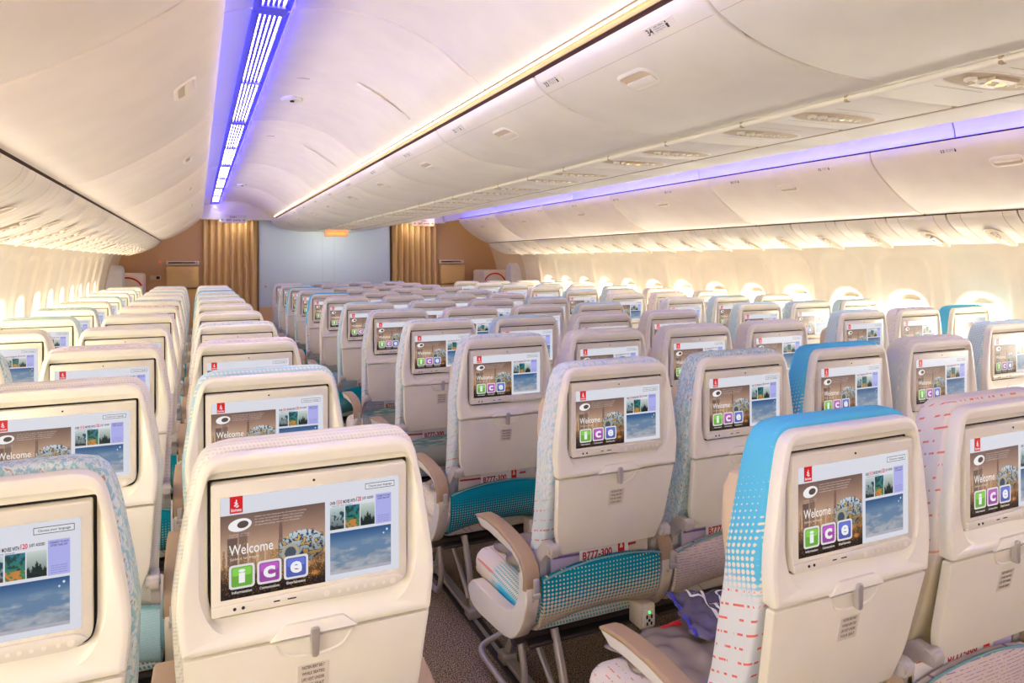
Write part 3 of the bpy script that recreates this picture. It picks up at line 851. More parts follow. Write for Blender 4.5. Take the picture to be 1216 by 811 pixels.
def sheet(prof, ys, mats, name, thick=.02, side=1, parent=None):
    """extrude an (x,z) profile along y as a thin solid; thickness goes to the left of travel * side"""
    back = []
    n = len(prof)
    for i in range(n):
        a = Vector(prof[max(0, i-1)]); c = Vector(prof[min(n-1, i+1)]); t = (c-a).normalized(); nn = Vector((-t.y, t.x))*side
        back.append(tuple(Vector(prof[i])+nn*thick))
    loop = list(prof)+back[::-1]
    b = MB(); b.loft([[(x, y, z) for x, z in loop] for y in ys]); return b.build(name, mats, parent)
def smoothp(p, it=2):
    q = [Vector(a) for a in p]
    for _ in range(it):
        r = [q[0]]
        for i in range(len(q)-1): r += [q[i]*.75+q[i+1]*.25, q[i]*.25+q[i+1]*.75]
        r.append(q[-1]); q = r
    return [tuple(a) for a in q]
def mir(p, s): return [(x*s, z) for x, z in p]

BINP = smoothp([(1.81, 2.115), (1.82, 2.068), (1.868, 2.008), (1.965, 1.928), (2.075, 1.854), (2.17, 1.80), (2.25, 1.762), (2.335, 1.752)], 2)
PSUP = smoothp([(2.315, 1.748), (2.325, 1.715), (2.40, 1.655), (2.54, 1.588), (2.66, 1.568), (2.86, 1.580)], 2)
CEILP = smoothp([(1.583, 2.345), (1.48, 2.36), (1.36, 2.365), (1.20, 2.34), (1.06, 2.28), (.96, 2.205), (.862, 2.132)], 2)
CBP = smoothp([(-.84, 2.105), (-.825, 2.068), (-.78, 2.035), (-.69, 1.993), (-.58, 1.962), (-.45, 1.943), (-.33, 1.936), (-.235, 1.935)], 2)

def frame_at(prof, frac):
    """point, tangent, normal (towards cabin) at a length fraction of the profile"""
    P = [Vector(p) for p in prof]; L = [0.]
    for a, c in zip(P, P[1:]): L.append(L[-1]+(c-a).length)
    t = frac*L[-1]
    for i in range(len(P)-1):
        if L[i+1] >= t:
            k = (t-L[i])/(L[i+1]-L[i]); p = P[i].lerp(P[i+1], k); tg = (P[i+1]-P[i]).normalized(); return p, tg, L[-1]
    return P[-1], (P[-1]-P[-2]).normalized(), L[-1]

class LF:
    """local frame on a wall surface: u along y, v along the profile, n towards the cabin"""
    def __init__(s, prof, frac, y, sgn=1, inward=None):
        p, t, L = frame_at(prof, frac); s.o = Vector((p.x, y, p.y)); s.v = Vector((t.x, 0, t.y)); s.u = Vector((0, 1, 0))
        n = Vector((-t.y, 0, t.x)); n = n if (inward is None or n.dot(inward) > 0) else -n
        s.n = n
    def __call__(s, u, v, n): return s.o+s.u*u+s.v*v+s.n*n

def bin_handle(f, parent, m, w=.075, h=.028, flip=1):
    b = MB()
    o = rpoly([(-w, -h), (w, -h), (w, h), (-w, h)], h*.85, 5)
    L = []
    for d, nn in ((-.012, -.002), (-.006, .003), (0, .004), (.003, .002), (.005, -.001)):
        L.append([f(a, c, nn) for a, c in offs(o, d)])
    b.loft(L, 0, False, False)
    b.loft([[f(a, c, -.001) for a, c in offs(o, .003)], [f(a, c, .0012) for a, c in offs(o, .004)]], 1)  # recess is not cut in; its shade is put into a darker colour
    lv = rpoly([(-w*.92, (-.1 if flip > 0 else -.88)*h), (w*.92, (-.1 if flip > 0 else -.88)*h), (w*.86, (.9 if flip > 0 else .1)*h), (-w*.86, (.9 if flip > 0 else .1)*h)], h*.3, 4)
    b.loft([[f(a, c, 0.) for a, c in lv], [f(a, c, .004) for a, c in lv], [f(a, c, .0055) for a, c in offs(lv, .003)]], 0)
    return b.build('handle', [m, mat('handle_recess_shade', (214, 198, 176), .6)], parent)

def row_label(f, parent, num, bg, w=.11, mirror=1):
    b = MB()
    if bg: 
        o = rpoly([(-w/2, -.014), (w/2, -.014), (w/2, .014), (-w/2, .014)], .003, 2)
        b.loft([[f(a, c, 0) for a, c in o], [f(a, c, .0022) for a, c in offs(o, .0006)]], 0)
    else:
        b.add([f(-.001, -.001, 0), f(.001, -.001, 0), f(.001, .001, 0), f(-.001, .001, 0)], [(0, 1, 2, 3)], 0)
    vs, fs = fit_text(num, -.050, -.027, -.009, .009, .02)
    b.add([f(x*mirror, z*1., .0028) for x, z in vs], fs, 1)
    for k in range(3):
        vs, fs = fit_text(('ABC DEFG', 'No items in row', 'stow bags here')[k], -.018, .022, .0045-.006*k, .0085-.006*k)
        b.add([f(x*mirror, z, .0028) for x, z in vs], fs, 1)
    n = 10
    b.add([f((.032+.0028*math.cos(2*PI*i/n))*mirror, .0075+.0028*math.sin(2*PI*i/n), .0028) for i in range(n)], [tuple(range(n))], 1)
    b.add([f(x*mirror, z, .0028) for x, z in ((.028, -.010), (.036, -.010), (.037, .003), (.027, .003))], [(0, 1, 2, 3)], 1)
    return b.build('row_label', [bg or BINW, INK], parent, smooth=False)

def door_strip(prof, y0, y1, mats, parent, inward, name='door', thick=.02):
    """door face with softened seam edges"""
    n = len(prof); nrm = []
    for i in range(n):
        a = Vector(prof[max(0, i-1)]); c = Vector(prof[min(n-1, i+1)]); t = (c-a).normalized(); nn = Vector((-t.y, t.x))
        if nn.dot(inward) < 0: nn = -nn
        nrm.append(nn)
    back = [tuple(Vector(p)-nn*thick) for p, nn in zip(prof, nrm)]
    L = []
    g = .004
    for y, d in ((y0+g, thick*.8), (y0+g, .006), (y0+g+.002, .0025), (y0+g+.007, 0), (y1-g-.007, 0), (y1-g-.002, .0025), (y1-g, .006), (y1-g, thick*.8)):
        L.append([(q[0], y, q[1]) for q in [tuple(Vector(p)-nn*d) for p, nn in zip(prof, nrm)]+back[::-1]])
    b = MB(); b.loft(L); return b.build(name, mats, parent)

# side bins
def side_bins(s):
    side = 'right' if s > 0 else 'left'
    ys = [2.96-1.46*3+1.46*k for k in range(9)]
    ys = [y for y in ys if y < 10.2]; ys[-1] = min(ys[-1], 10.2)
    ys = ys if ys[-1] > 10.1 else ys+[10.2]
    prof = mir(BINP, s); inw = Vector((-s, -1)); k = 0
    for a, c in zip(ys, ys[1:]):
        vis = c > .2
        r = empty('overhead_bin', (0, 0, 0))
        b = MB(); q = [(s*x, z) for x, z in [(1.835, 2.10), (1.88, 2.03), (1.98, 1.945), (2.09, 1.872), (2.25, 1.785), (2.9, 1.785), (2.9, 2.10)]]
        b.loft([[(x, a, z) for x, z in q], [(x, c, z) for x, z in q]]); b.build('housing', SEAM, r)
        door_strip(prof, a, c, BINW, r, inw)
        m = (a+c)/2
        f = LF(prof, .26, m, s, Vector((-s, 0, -1))); bin_handle(f, r, BINW, flip=-1)
        for i in range(-2, 10):
            yl = 2.48+.824*i
            if not (a+.06 < yl < c-.06): continue
            f = LF(prof, .085, yl, s, Vector((-s, 0, -1))); f.v = -f.v
            if s > 0: row_label(f, r, str(33-i), None, mirror=-s)
        if vis:
            tag(r, f"closed white overhead bin above the {side} windows, {ORD[k]} from the camera", 'overhead bin', 'overhead bins above the window seats'); k += 1
        else: tag(r, f"closed white overhead bin above the {side} windows, behind the camera", 'overhead bin', 'overhead bins above the window seats')
    # dark gap above bin edge and below
    b = MB(); q = [(s*x, z) for x, z in [(2.315, 1.7515), (2.30, 1.76), (2.36, 1.80), (2.38, 1.72)]]
    b.loft([[(x, Y0, z) for x, z in q], [(x, 10.2, z) for x, z in q]]); struct(b.build('trim_2', GAPM), 'dark seam between bins and service panels')
    b = MB(); q = [(s*x, z) for x, z in [(1.814, 2.117), (1.811, 2.124), (1.835, 2.128), (1.84, 2.105)]]
    b.loft([[(x, Y0, z) for x, z in q], [(x, 10.2, z) for x, z in q]]); struct(b.build('trim_3', GAPM), 'dark edge strip along the top of the side bins')
side_bins(1); side_bins(-1)

# service panels under the side bins
def lens(f, parent, L, W, mats, sign=False, name='recess', seed=0):
    """long lens-shaped recess with raised rim, nozzles and lamps; long axis along v"""
    b = MB(); n = 40
    def ol(d): return [((W/2-d)*math.copysign(abs(math.sin(2*PI*i/n))**.8, math.sin(2*PI*i/n)), (L/2-d)*math.cos(2*PI*i/n)) for i in range(n)]
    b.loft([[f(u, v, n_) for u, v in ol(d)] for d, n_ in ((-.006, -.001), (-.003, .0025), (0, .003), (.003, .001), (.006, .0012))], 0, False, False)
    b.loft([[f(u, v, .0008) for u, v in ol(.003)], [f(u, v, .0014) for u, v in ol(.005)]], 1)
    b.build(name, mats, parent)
def psu_panel(prof, y0, y1, cy, s, inw, label, group, LL, WW, frac, sign=False, psum=PSUM):
    r = empty('service_panel', (0, 0, 0)); tag(r, label, 'service panel', group)
    door_strip(prof, y0, y1, psum, r, Vector((inw.x, inw.z)), name='panel', thick=.012)
    f = LF(prof, frac, cy, s, inw)
    hw = min(cy-y0, y1-cy)*.62; pr = prof[1:-1]
    for du in (-hw, hw*.9):
        sb = MB()
        for p_, q_ in zip(pr, pr[1:]):
            t_ = Vector((q_[0]-p_[0], q_[1]-p_[1])).normalized(); n_ = Vector((-t_.y, t_.x)); n_ = n_ if n_.dot(Vector((inw.x, inw.z))) > 0 else -n_; n_ *= .0006
            sb.add([(p_[0]+n_.x, cy+du-.0014, p_[1]+n_.y), (q_[0]+n_.x, cy+du-.0014, q_[1]+n_.y), (q_[0]+n_.x, cy+du+.0014, q_[1]+n_.y), (p_[0]+n_.x, cy+du+.0014, p_[1]+n_.y)], [(0, 1, 2, 3)])
        sb.build('panel_seam', SEAM, r, smooth=False)
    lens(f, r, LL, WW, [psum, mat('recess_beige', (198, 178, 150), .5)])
    for k in range(3):
        v = (-.26+.13*k)*LL
        b = MB(); o = f(0, v, .001); b.tube([o, o+f.n*.007, o+f.n*.010], [.015, .015, .010], 14); b.cyl(o+f.n*.0095, f.n, .006, .002, 12, 1)
        b.build('air_nozzle', [psum, mat('nozzle_dark', (190, 172, 146), .5)], r)
    for k in range(3):
        v = (.12+.10*k)*LL
        b = MB(); o = f(0, v, .001); b.tube([o, o+f.n*.004], [.0115, .010], 14); b.cyl(o+f.n*.004, f.n, .007, .001, 12, 1)
        b.build('reading_lamp', [SHELL, mat('lamp_glass', (236, 226, 206), .1)], r)
    if sign:
        b = MB(); q = rpoly([(-WW*.3, -.05), (WW*.3, -.05), (WW*.3, .05), (-WW*.3, .05)], .004, 2)
        b.loft([[f(u, v, .001) for u, v in q], [f(u, v, .008) for u, v in offs(q, .002)]])
        for k, (v, c) in enumerate(((-.03, 1), (.0, 2), (.03, 1))):
            n = 12; b.add([f(.012*math.cos(2*PI*i/n), v+.009*math.sin(2*PI*i/n), .0085) for i in range(n)], [tuple(range(n))], c)
        b.build('lit_sign', [mat('sign_smoke', (190, 170, 140), .3), mat('sign_amber', (250, 200, 90), .4, emit=(255, 196, 70), strength=2., sample=False), mat('sign_red', (240, 60, 70), .4, emit=(250, 60, 70), strength=1.6, sample=False)], r)
    return r
for s in (1, -1):
    side = 'right' if s > 0 else 'left'; prof = mir(PSUP, s); k = 0
    cys = [2.63+.412*j for j in range(-6, 18)]
    for cy in cys:
        a, c = cy-.206, cy+.206
        if a < -.4: continue
        p = px((s*2.45, cy, 1.65))
        psu_panel(prof, a, c, cy, s, Vector((-s, 0, -1)), f"cream service panel with air nozzles under the {side} window bins, {k+1}{'st' if k==0 else 'nd' if k==1 else 'rd' if k==2 else 'th'} from the camera", 'service panels above the window seats', .26, .11, .42, sign=(k % 4 == 3)); k += 1
    o = sheet(prof, [Y0, cys[4]-.206], PSUM, 'trim_4', .012, s); struct(o, 'blank service panel strip behind the camera')
    o = sheet(prof, [cys[-1]+.206, 10.2], PSUM, 'trim_4', .012, s); struct(o, 'blank end of the service panel strip')

# centre bins
cys = [-2.01, -.95, .12, 1.27, 2.13, 3.19, 4.25, 5.31, 6.37, 7.43, 8.49, 9.55, 10.62]
k = 0
CLAB = [('35', .62), ('34', 1.45), ('33', 2.03)]+[(str(32-i), 2.94+.824*i) for i in range(9)]
for a, c in zip(cys, cys[1:]):
    r = empty('overhead_bin', (0, 0, 0))
    q = [(-.82, 2.09), (-.70, 2.005), (-.5, 1.96), (-.3, 1.95), (.3, 1.95), (.5, 1.96), (.7, 2.005), (.82, 2.09), (.7, 2.36), (-.7, 2.36)]
    b = MB(); b.loft([[(x, a, z) for x, z in q], [(x, c, z) for x, z in q]]); b.build('housing', SEAM, r)
    door_strip(CBP, a, c, BINC, r, Vector((0, -1))); door_strip(mir(CBP, -1), a, c, BINC, r, Vector((0, -1)))
    f = LF(CBP, .27, (a+c)/2, 1, Vector((0, 0, -1))); bin_handle(f, r, BINC, w=.068, h=.034, flip=1)
    # upper lip line
    p, t, L = frame_at(CBP, .115)
    f2 = LF(CBP, .125, (a+c)/2, 1, Vector((0, 0, -1)))
    b = MB(); hw = (c-a)/2-.012
    b.add([f2(-hw, -.0008, .0004), f2(hw, -.0008, .0004), f2(hw, .0008, .0004), f2(-hw, .0008, .0004)], [(0, 1, 2, 3)]); b.build('lip_line', mat('lip_shadow', (196, 186, 172), .7), r, smooth=False)
    for num_, yl in CLAB:
        if not (a < yl < c): continue
        f3 = LF(CBP, .075, yl, 1, Vector((0, 0, -1))); f3.v = -f3.v; f3.u = -f3.u
        row_label(f3, r, num_, BINC, w=.12, mirror=1)
    tag(r, f"white centre overhead bin with {'row number 34 label' if k==1 else 'recessed latch handle'}, {ORD[k] if k<12 else 'last'} from the camera" if c > .2 else 'white centre overhead bin directly above and behind the camera position' if c > -.9 else 'white centre overhead bin farthest behind the camera', 'overhead bin', 'centre overhead bins')
    if c > .2: k += 1
# rail and flat bottom with service panels
b = MB(); b.tube([(-.230, Y0, 1.9235), (-.230, 10.6, 1.9235)], .0085, 10)
yy = .2
rl = b.build('rail', [BINC, SEAM]); tag(rl, 'slim cream rail along the lower left edge of the centre bins', 'rail')
b = MB(); b.tube([(.228, Y0, 1.940), (.228, 10.6, 1.940)], .004, 8); struct(b.build('trim_5', SEAM), 'thin seam on the far side of the centre service panels')
flat = [(-.222, 1.938), (-.1, 1.937), (.1, 1.937), (.222, 1.938)]
cl = []
yv = .82-.82
cc = []
for j in range(0, 13):
    cc += [(1.64-.82*2)+.82*j+0.0, (1.96-.82*2)+.82*j]
cc = [v for v in cc if v < 10.4]
kk = 0
edges = [cc[0]-.2]+[(a+c)/2 for a, c in zip(cc, cc[1:])]+[min(cc[-1]+.2, 10.6)]
for cy, a, c in zip(cc, edges, edges[1:]):
    f_lab = f"service panel with air nozzles under the centre bins, {kk+1}{'st' if kk==0 else 'nd' if kk==1 else 'rd' if kk==2 else 'th'} from the camera"
    psu_panel(flat, a, c, cy, 1, Vector((0, 0, -1)), f_lab, 'service panels under the centre bins', .35, .125, .5, sign=(abs(cy-1.14) < .03 or kk % 8 == 7), psum=BINC)
    b = MB(); b.rbox(-.238, -.222, a-.006, a+.006, 1.914, 1.933, .003); kk += 1
    bo = b.build('rail_clip', SEAM, rl)
o = sheet(flat, [Y0, edges[0]], BINC, 'trim_6', .012, 1); struct(o, 'blank strip under the centre bins behind the camera')

# aisle ceilings, coves, lit grilles
AISLE_FILL = 11.
WHITEL = mat('aisle_fill_sheet', (255, 244, 230), .4, emit=(255, 243, 218), strength=AISLE_FILL)  # added main light for the cabin, set behind the air grille
TOPL = mat('bin_top_lamp', (255, 244, 230), .4, emit=(255, 243, 230), strength=.45)
EDGEL = mat('ceiling_edge_fill', (255, 246, 230), .4, emit=(255, 236, 200), strength=12.)
BLUEC = mat('ceiling_blue_strip', (60, 60, 255), .4, emit=(40, 34, 255), strength=9.)
BLUEL = mat('blue_mood_strip', (60, 60, 255), .4, emit=(40, 48, 255), strength=6.)
BLUEG = mat('grille_blue_light', (120, 120, 246), .4)  # blue light on the grille frame put into its base colour
cs = [2.50-2.13*2, 2.50-2.13, 2.50, 4.63, 6.76, 8.89, 11.02]
for s in (1, -1):
    prof = mir(CEILP, s)
    for a, c in zip([Y0]+cs, cs+[Y1]):
        o = door_strip(prof, a, c, CREAM, None, Vector((0, -1)), name='ceiling', thick=.015); struct(o, 'cream arched aisle ceiling panel')
    o = sheet([(s*1.60, 2.385), (s*1.3, 2.40), (s*.8, 2.30)], [Y0, Y1], CREAM, 'ceiling', .01, s); struct(o)
    # small step strip (dark gap) where the ceiling meets the centre bin
    q = [(s*x, z) for x, z in [(.866, 2.128), (.852, 2.120), (.848, 2.108), (.835, 2.108), (.80, 2.15), (.86, 2.16)]]
    b = MB(); b.loft([[(x, Y0, z) for x, z in q], [(x, 10.6, z) for x, z in q]]); struct(b.build('trim_7', mat('gap_tan', (176, 152, 118), .7)), 'tan recessed strip between aisle ceiling and centre bins')
    q = [(s*x, z) for x, z in [(.846, 2.109), (.838, 2.098), (.82, 2.10), (.82, 2.115)]]
    b = MB(); b.loft([[(x, Y0, z) for x, z in q], [(x, 10.6, z) for x, z in q]]); struct(b.build('trim_8', GAPM), 'dark line above the centre bins')
    b = MB(); b.tube([(s*.8645, Y0, 2.1225), (s*.8645, 10.6, 2.1225)], .0014, 8)  # glow added to the white line to warm the ceiling
    o = b.build('ceiling_edge_fill', EDGEL); tag(o, f"thin white line with added warm glow between {'right' if s>0 else 'left'} aisle ceiling and centre bins", 'light strip')
    # cove: white curved panel from behind the bin edge up to the grille
    cp = smoothp([(1.90, 2.12), (1.895, 2.18), (1.86, 2.25), (1.80, 2.30), (1.72, 2.325), (1.705, 2.328)], 2)
    for a, c in zip([Y0]+cs, cs+[Y1]):
        o = door_strip(mir(cp, s), a, c, COVEM, None, Vector((-s, -.3)), name='trim_9', thick=.01); struct(o, 'white curved cove panel beside the aisle ceiling')
    # grille : blue-tinted slats with an added glowing sheet behind as main light
    for a, c in zip([Y0]+cs, cs+[Y1]):
        g = empty('air_grille', (0, 0, 0))
        tag(g, f"blue lit ceiling grille above the {'right' if s>0 else 'left'} aisle, section {'behind the camera' if c<.5 else 'nearest the camera' if a<2 and c<3 else 'starting %s seam from the camera'%ORD[max(0,cs.index(a)-1)] if a in cs else 'nearest'}", 'ceiling grille', 'ceiling grilles over the aisles')
        def gp(t, dz=0.): return (s*(1.705-.122*t), 2.328+.017*t+dz)
        b = MB()
        x, z = gp(0); b.rbox(min(s*1.705, s*1.688), max(s*1.705, s*1.688), a+.01, c-.01, 2.318, 2.332, .003)
        b.rbox(min(s*1.602, s*1.580), max(s*1.602, s*1.580), a+.01, c-.01, 2.332, 2.347, .003)
        nb = 2 if c-a < 2.5 else 4
        for i in range(nb+1):
            yv = a+.02+(c-a-.04)*i/nb; b.rbox(min(s*1.70, s*1.59), max(s*1.70, s*1.59), yv-(.02 if i in (0, nb) else .007), yv+(.02 if i in (0, nb) else .007), 2.324, 2.345, .003)
        b.build('frame', BLUEG, g)
        b = MB()
        for i in range(5):
            xx = 1.688-.0168*i; b.rbox(min(s*xx, s*(xx-.0105)), max(s*xx, s*(xx-.0105)), a+.02, c-.02, 2.327+.0024*i, 2.340+.0024*i, .002)
        b.build('slats', mat('slat_blue_light', (96, 88, 250), .4), g)  # slat colour carries the blue light
        b = MB(); b.add([(s*1.69, a+.01, 2.352), (s*1.60, a+.01, 2.360), (s*1.60, c-.01, 2.360), (s*1.69, c-.01, 2.352)], [(0, 1, 2, 3)]); lo = b.build('fill_sheet', WHITEL, g, smooth=False)
        b = MB(); b.rbox(min(s*1.5815, s*1.5775), max(s*1.5815, s*1.5775), a+.01, c-.01, 2.326, 2.341, .001); b.build('blue_strip', BLUEC, g)
    # hidden edge strip lamp on top of the bins
    b = MB(); b.rbox(min(s*1.872, s*1.890), max(s*1.872, s*1.890), Y0, 10.2, 2.118, 2.126, .002)
    o = b.build('mood_light', BLUEL); tag(o, f"blue mood light strip lying on top of the {'right' if s>0 else 'left'} side bins", 'light strip')
    b = MB(); b.rbox(min(s*1.846, s*1.868), max(s*1.846, s*1.868), Y0, 10.2, 2.118, 2.124, .002)
    o = b.build('cove_lamp', TOPL); tag(o, f"white cove lamp strip lying on top of the {'right' if s>0 else 'left'} side bins, beside the blue strip", 'light strip')
    q = [(s*x, z) for x, z in [(2.9, 2.12), (1.92, 2.12), (1.90, 2.40), (.75, 2.42), (.75, 2.44), (2.92, 2.44)]]

# outer roof skin so no outside light leaks in
b = MB(); b.rbox(-3.1, 3.1, Y0-.05, Y1+.2, 2.45, 2.5, .001); struct(b.build('ceiling', mat('crown_grey', (150, 146, 140), .8), smooth=False), 'crown skin above the ceiling panels')

# sidewalls with window recesses
WY = [3.05+.533*k for k in range(-9, 14)]
WY = [w for w in WY if -2.2 < w < 9.9]
def wallx(z): return float(np.interp(z, [0, .25, .6, .9, 1.2, 1.45, 1.585, 1.62], [2.86, 2.925, 2.965, 2.975, 2.955, 2.905, 2.862, 2.85]))
def rr(dy, dz, hw, hh, r):
    qx = abs(dy)-hw+r; qz = abs(dz)-hh+r
    return min(max(qx, qz), 0)+math.hypot(max(qx, 0), max(qz, 0))-r
def sst(e0, e1, x): t = max(0, min(1, (x-e0)/(e1-e0))); return t*t*(3-2*t)
WIN_Z = 1.015
def wall(s, side):
    ys = np.arange(Y0, 10.2001, .0152); zs = np.concatenate([np.arange(0, .6, .05), np.arange(.6, 1.625, .0152)])
    V = []; F = []; n = len(zs)
    keepf = {}
    for i, y in enumerate(ys):
        k = min(range(len(WY)), key=lambda q: abs(WY[q]-y)); dy = y-WY[k]
        for j, z in enumerate(zs):
            x = wallx(z)
            if .6 < z < 1.6:
                d1 = rr(dy, z-1.10, .225, .425, .13); x += .022*sst(.0, -.035, d1)
                d2 = rr(dy, z-WIN_Z, .168, .222, .15); x += .05*sst(.015, -.035, d2)
                d3 = abs(abs(dy)-.2665); 
                x += .004*sst(.006, .0, d3)
            V.append((s*x, y, z))
    for i in range(len(ys)-1):
        yc = (ys[i]+ys[i+1])/2; k = min(range(len(WY)), key=lambda q: abs(WY[q]-yc)); dy = yc-WY[k]
        for j in range(n-1):
            zc = (zs[j]+zs[j+1])/2
            if rr(dy, zc-WIN_Z, .137, .19, .12) < -.004: continue
            a = i*n+j; F.append((a, a+n, a+n+1, a+1))
    b = MB(); b.add(V, F); o = b.build('wall_'+side, WALLM, sharp=70); struct(o, 'cream curved sidewall with rounded window recesses')
WINL = mat('window_daylight', (255, 252, 244), .3, emit=(255, 246, 228), strength=9.)
def window(s, y, k):
    r = empty(f'window_{k}', (0, 0, 0)); struct(r, 'bright cabin window with half-raised shade')
    X = wallx(WIN_Z)+.0735
    o = rpoly([(-.146, -.20), (.146, -.20), (.146, .20), (-.146, .20)], .125, 7)
    b = MB()
    L = [[(s*(X+dx), y+u, WIN_Z+v) for u, v in offs(o, d)] for d, dx in ((-.012, .012), (-.008, -.006), (0, -.010), (.006, -.007), (.010, .004), (.010, .018))]
    b.loft(L, 0, False, False); b.build('window_frame', WALLM, r)
    b = MB(); b.add([(s*(X+.012), y+u, WIN_Z+v) for u, v in offs(o, .004)], [tuple(range(len(o)))]); b.build('pane', WINL, r, smooth=False)
    # shade with moulded handle near the top
    b = MB(); q = [(u, v) for u, v in rpoly([(-.134, .150), (.134, .150), (.128, .197), (-.128, .197)], [.004, .004, .10, .10], 6)]
    b.loft([[(s*(X+.008), y+u, WIN_Z+v) for u, v in q], [(s*(X+.003), y+u, WIN_Z+v) for u, v in q]])
    h = rpoly([(-.070, .152), (.070, .152), (.05, .172), (-.05, .172)], .012, 4)
    b.loft([[(s*(X+.004), y+u, WIN_Z+v) for u, v in h], [(s*(X-.012), y+u, WIN_Z+v) for u, v in h], [(s*(X-.014), y+u, WIN_Z+v) for u, v in offs(h, .004)]], 1)
    b.build('window_shade', [WALLM, BEIGEP], r)
wall(1, 'right'); wall(-1, 'left')
k = 1
for s in (1, -1):
    for y in WY: window(s, y, k); k += 1
    # outer skin closing the sidewall
    b = MB(); q = [(s*x, z) for x, z in [(3.08, 0), (3.1, 2.46), (3.12, 2.46), (3.12, 0)]]
    b.loft([[(x, Y0, z) for x, z in q], [(x, Y1+.1, z) for x, z in q]]); struct(b.build('wall_outer', mat('skin_grey', (170, 166, 160), .8)), 'fuselage skin outside the sidewall')
    # lamp trough at wall top
    b = MB(); b.rbox(min(s*2.845, s*2.862), max(s*2.845, s*2.862), Y0, 10.2, 1.606, 1.612, .001)
    o = b.build('wash_light', mat('wall_wash_lamp', (255, 240, 214), .4, emit=(255, 236, 206), strength=14.)); tag(o, f"warm wash light strip hidden above the {'right' if s>0 else 'left'} sidewall", 'light strip')
    # closing strip over the trough
    b = MB(); q = [(s*x, z) for x, z in [(2.79, 1.60), (2.79, 1.63), (2.95, 1.66), (2.95, 1.64)]]
    b.loft([[(x, Y0, z) for x, z in q], [(x, 10.2, z) for x, z in q]]); struct(b.build('trim_10', WALLM), 'closing strip above the wall wash lamp')

# rear end of the cabin behind the camera
b = MB(); b.rbox(-3.0, 3.0, Y0-.06, Y0, 0, 2.45, .002); struct(b.build('wall_rear', mat('rear_wall', (236, 226, 210), .6), smooth=False), 'pale rear partition behind the camera')

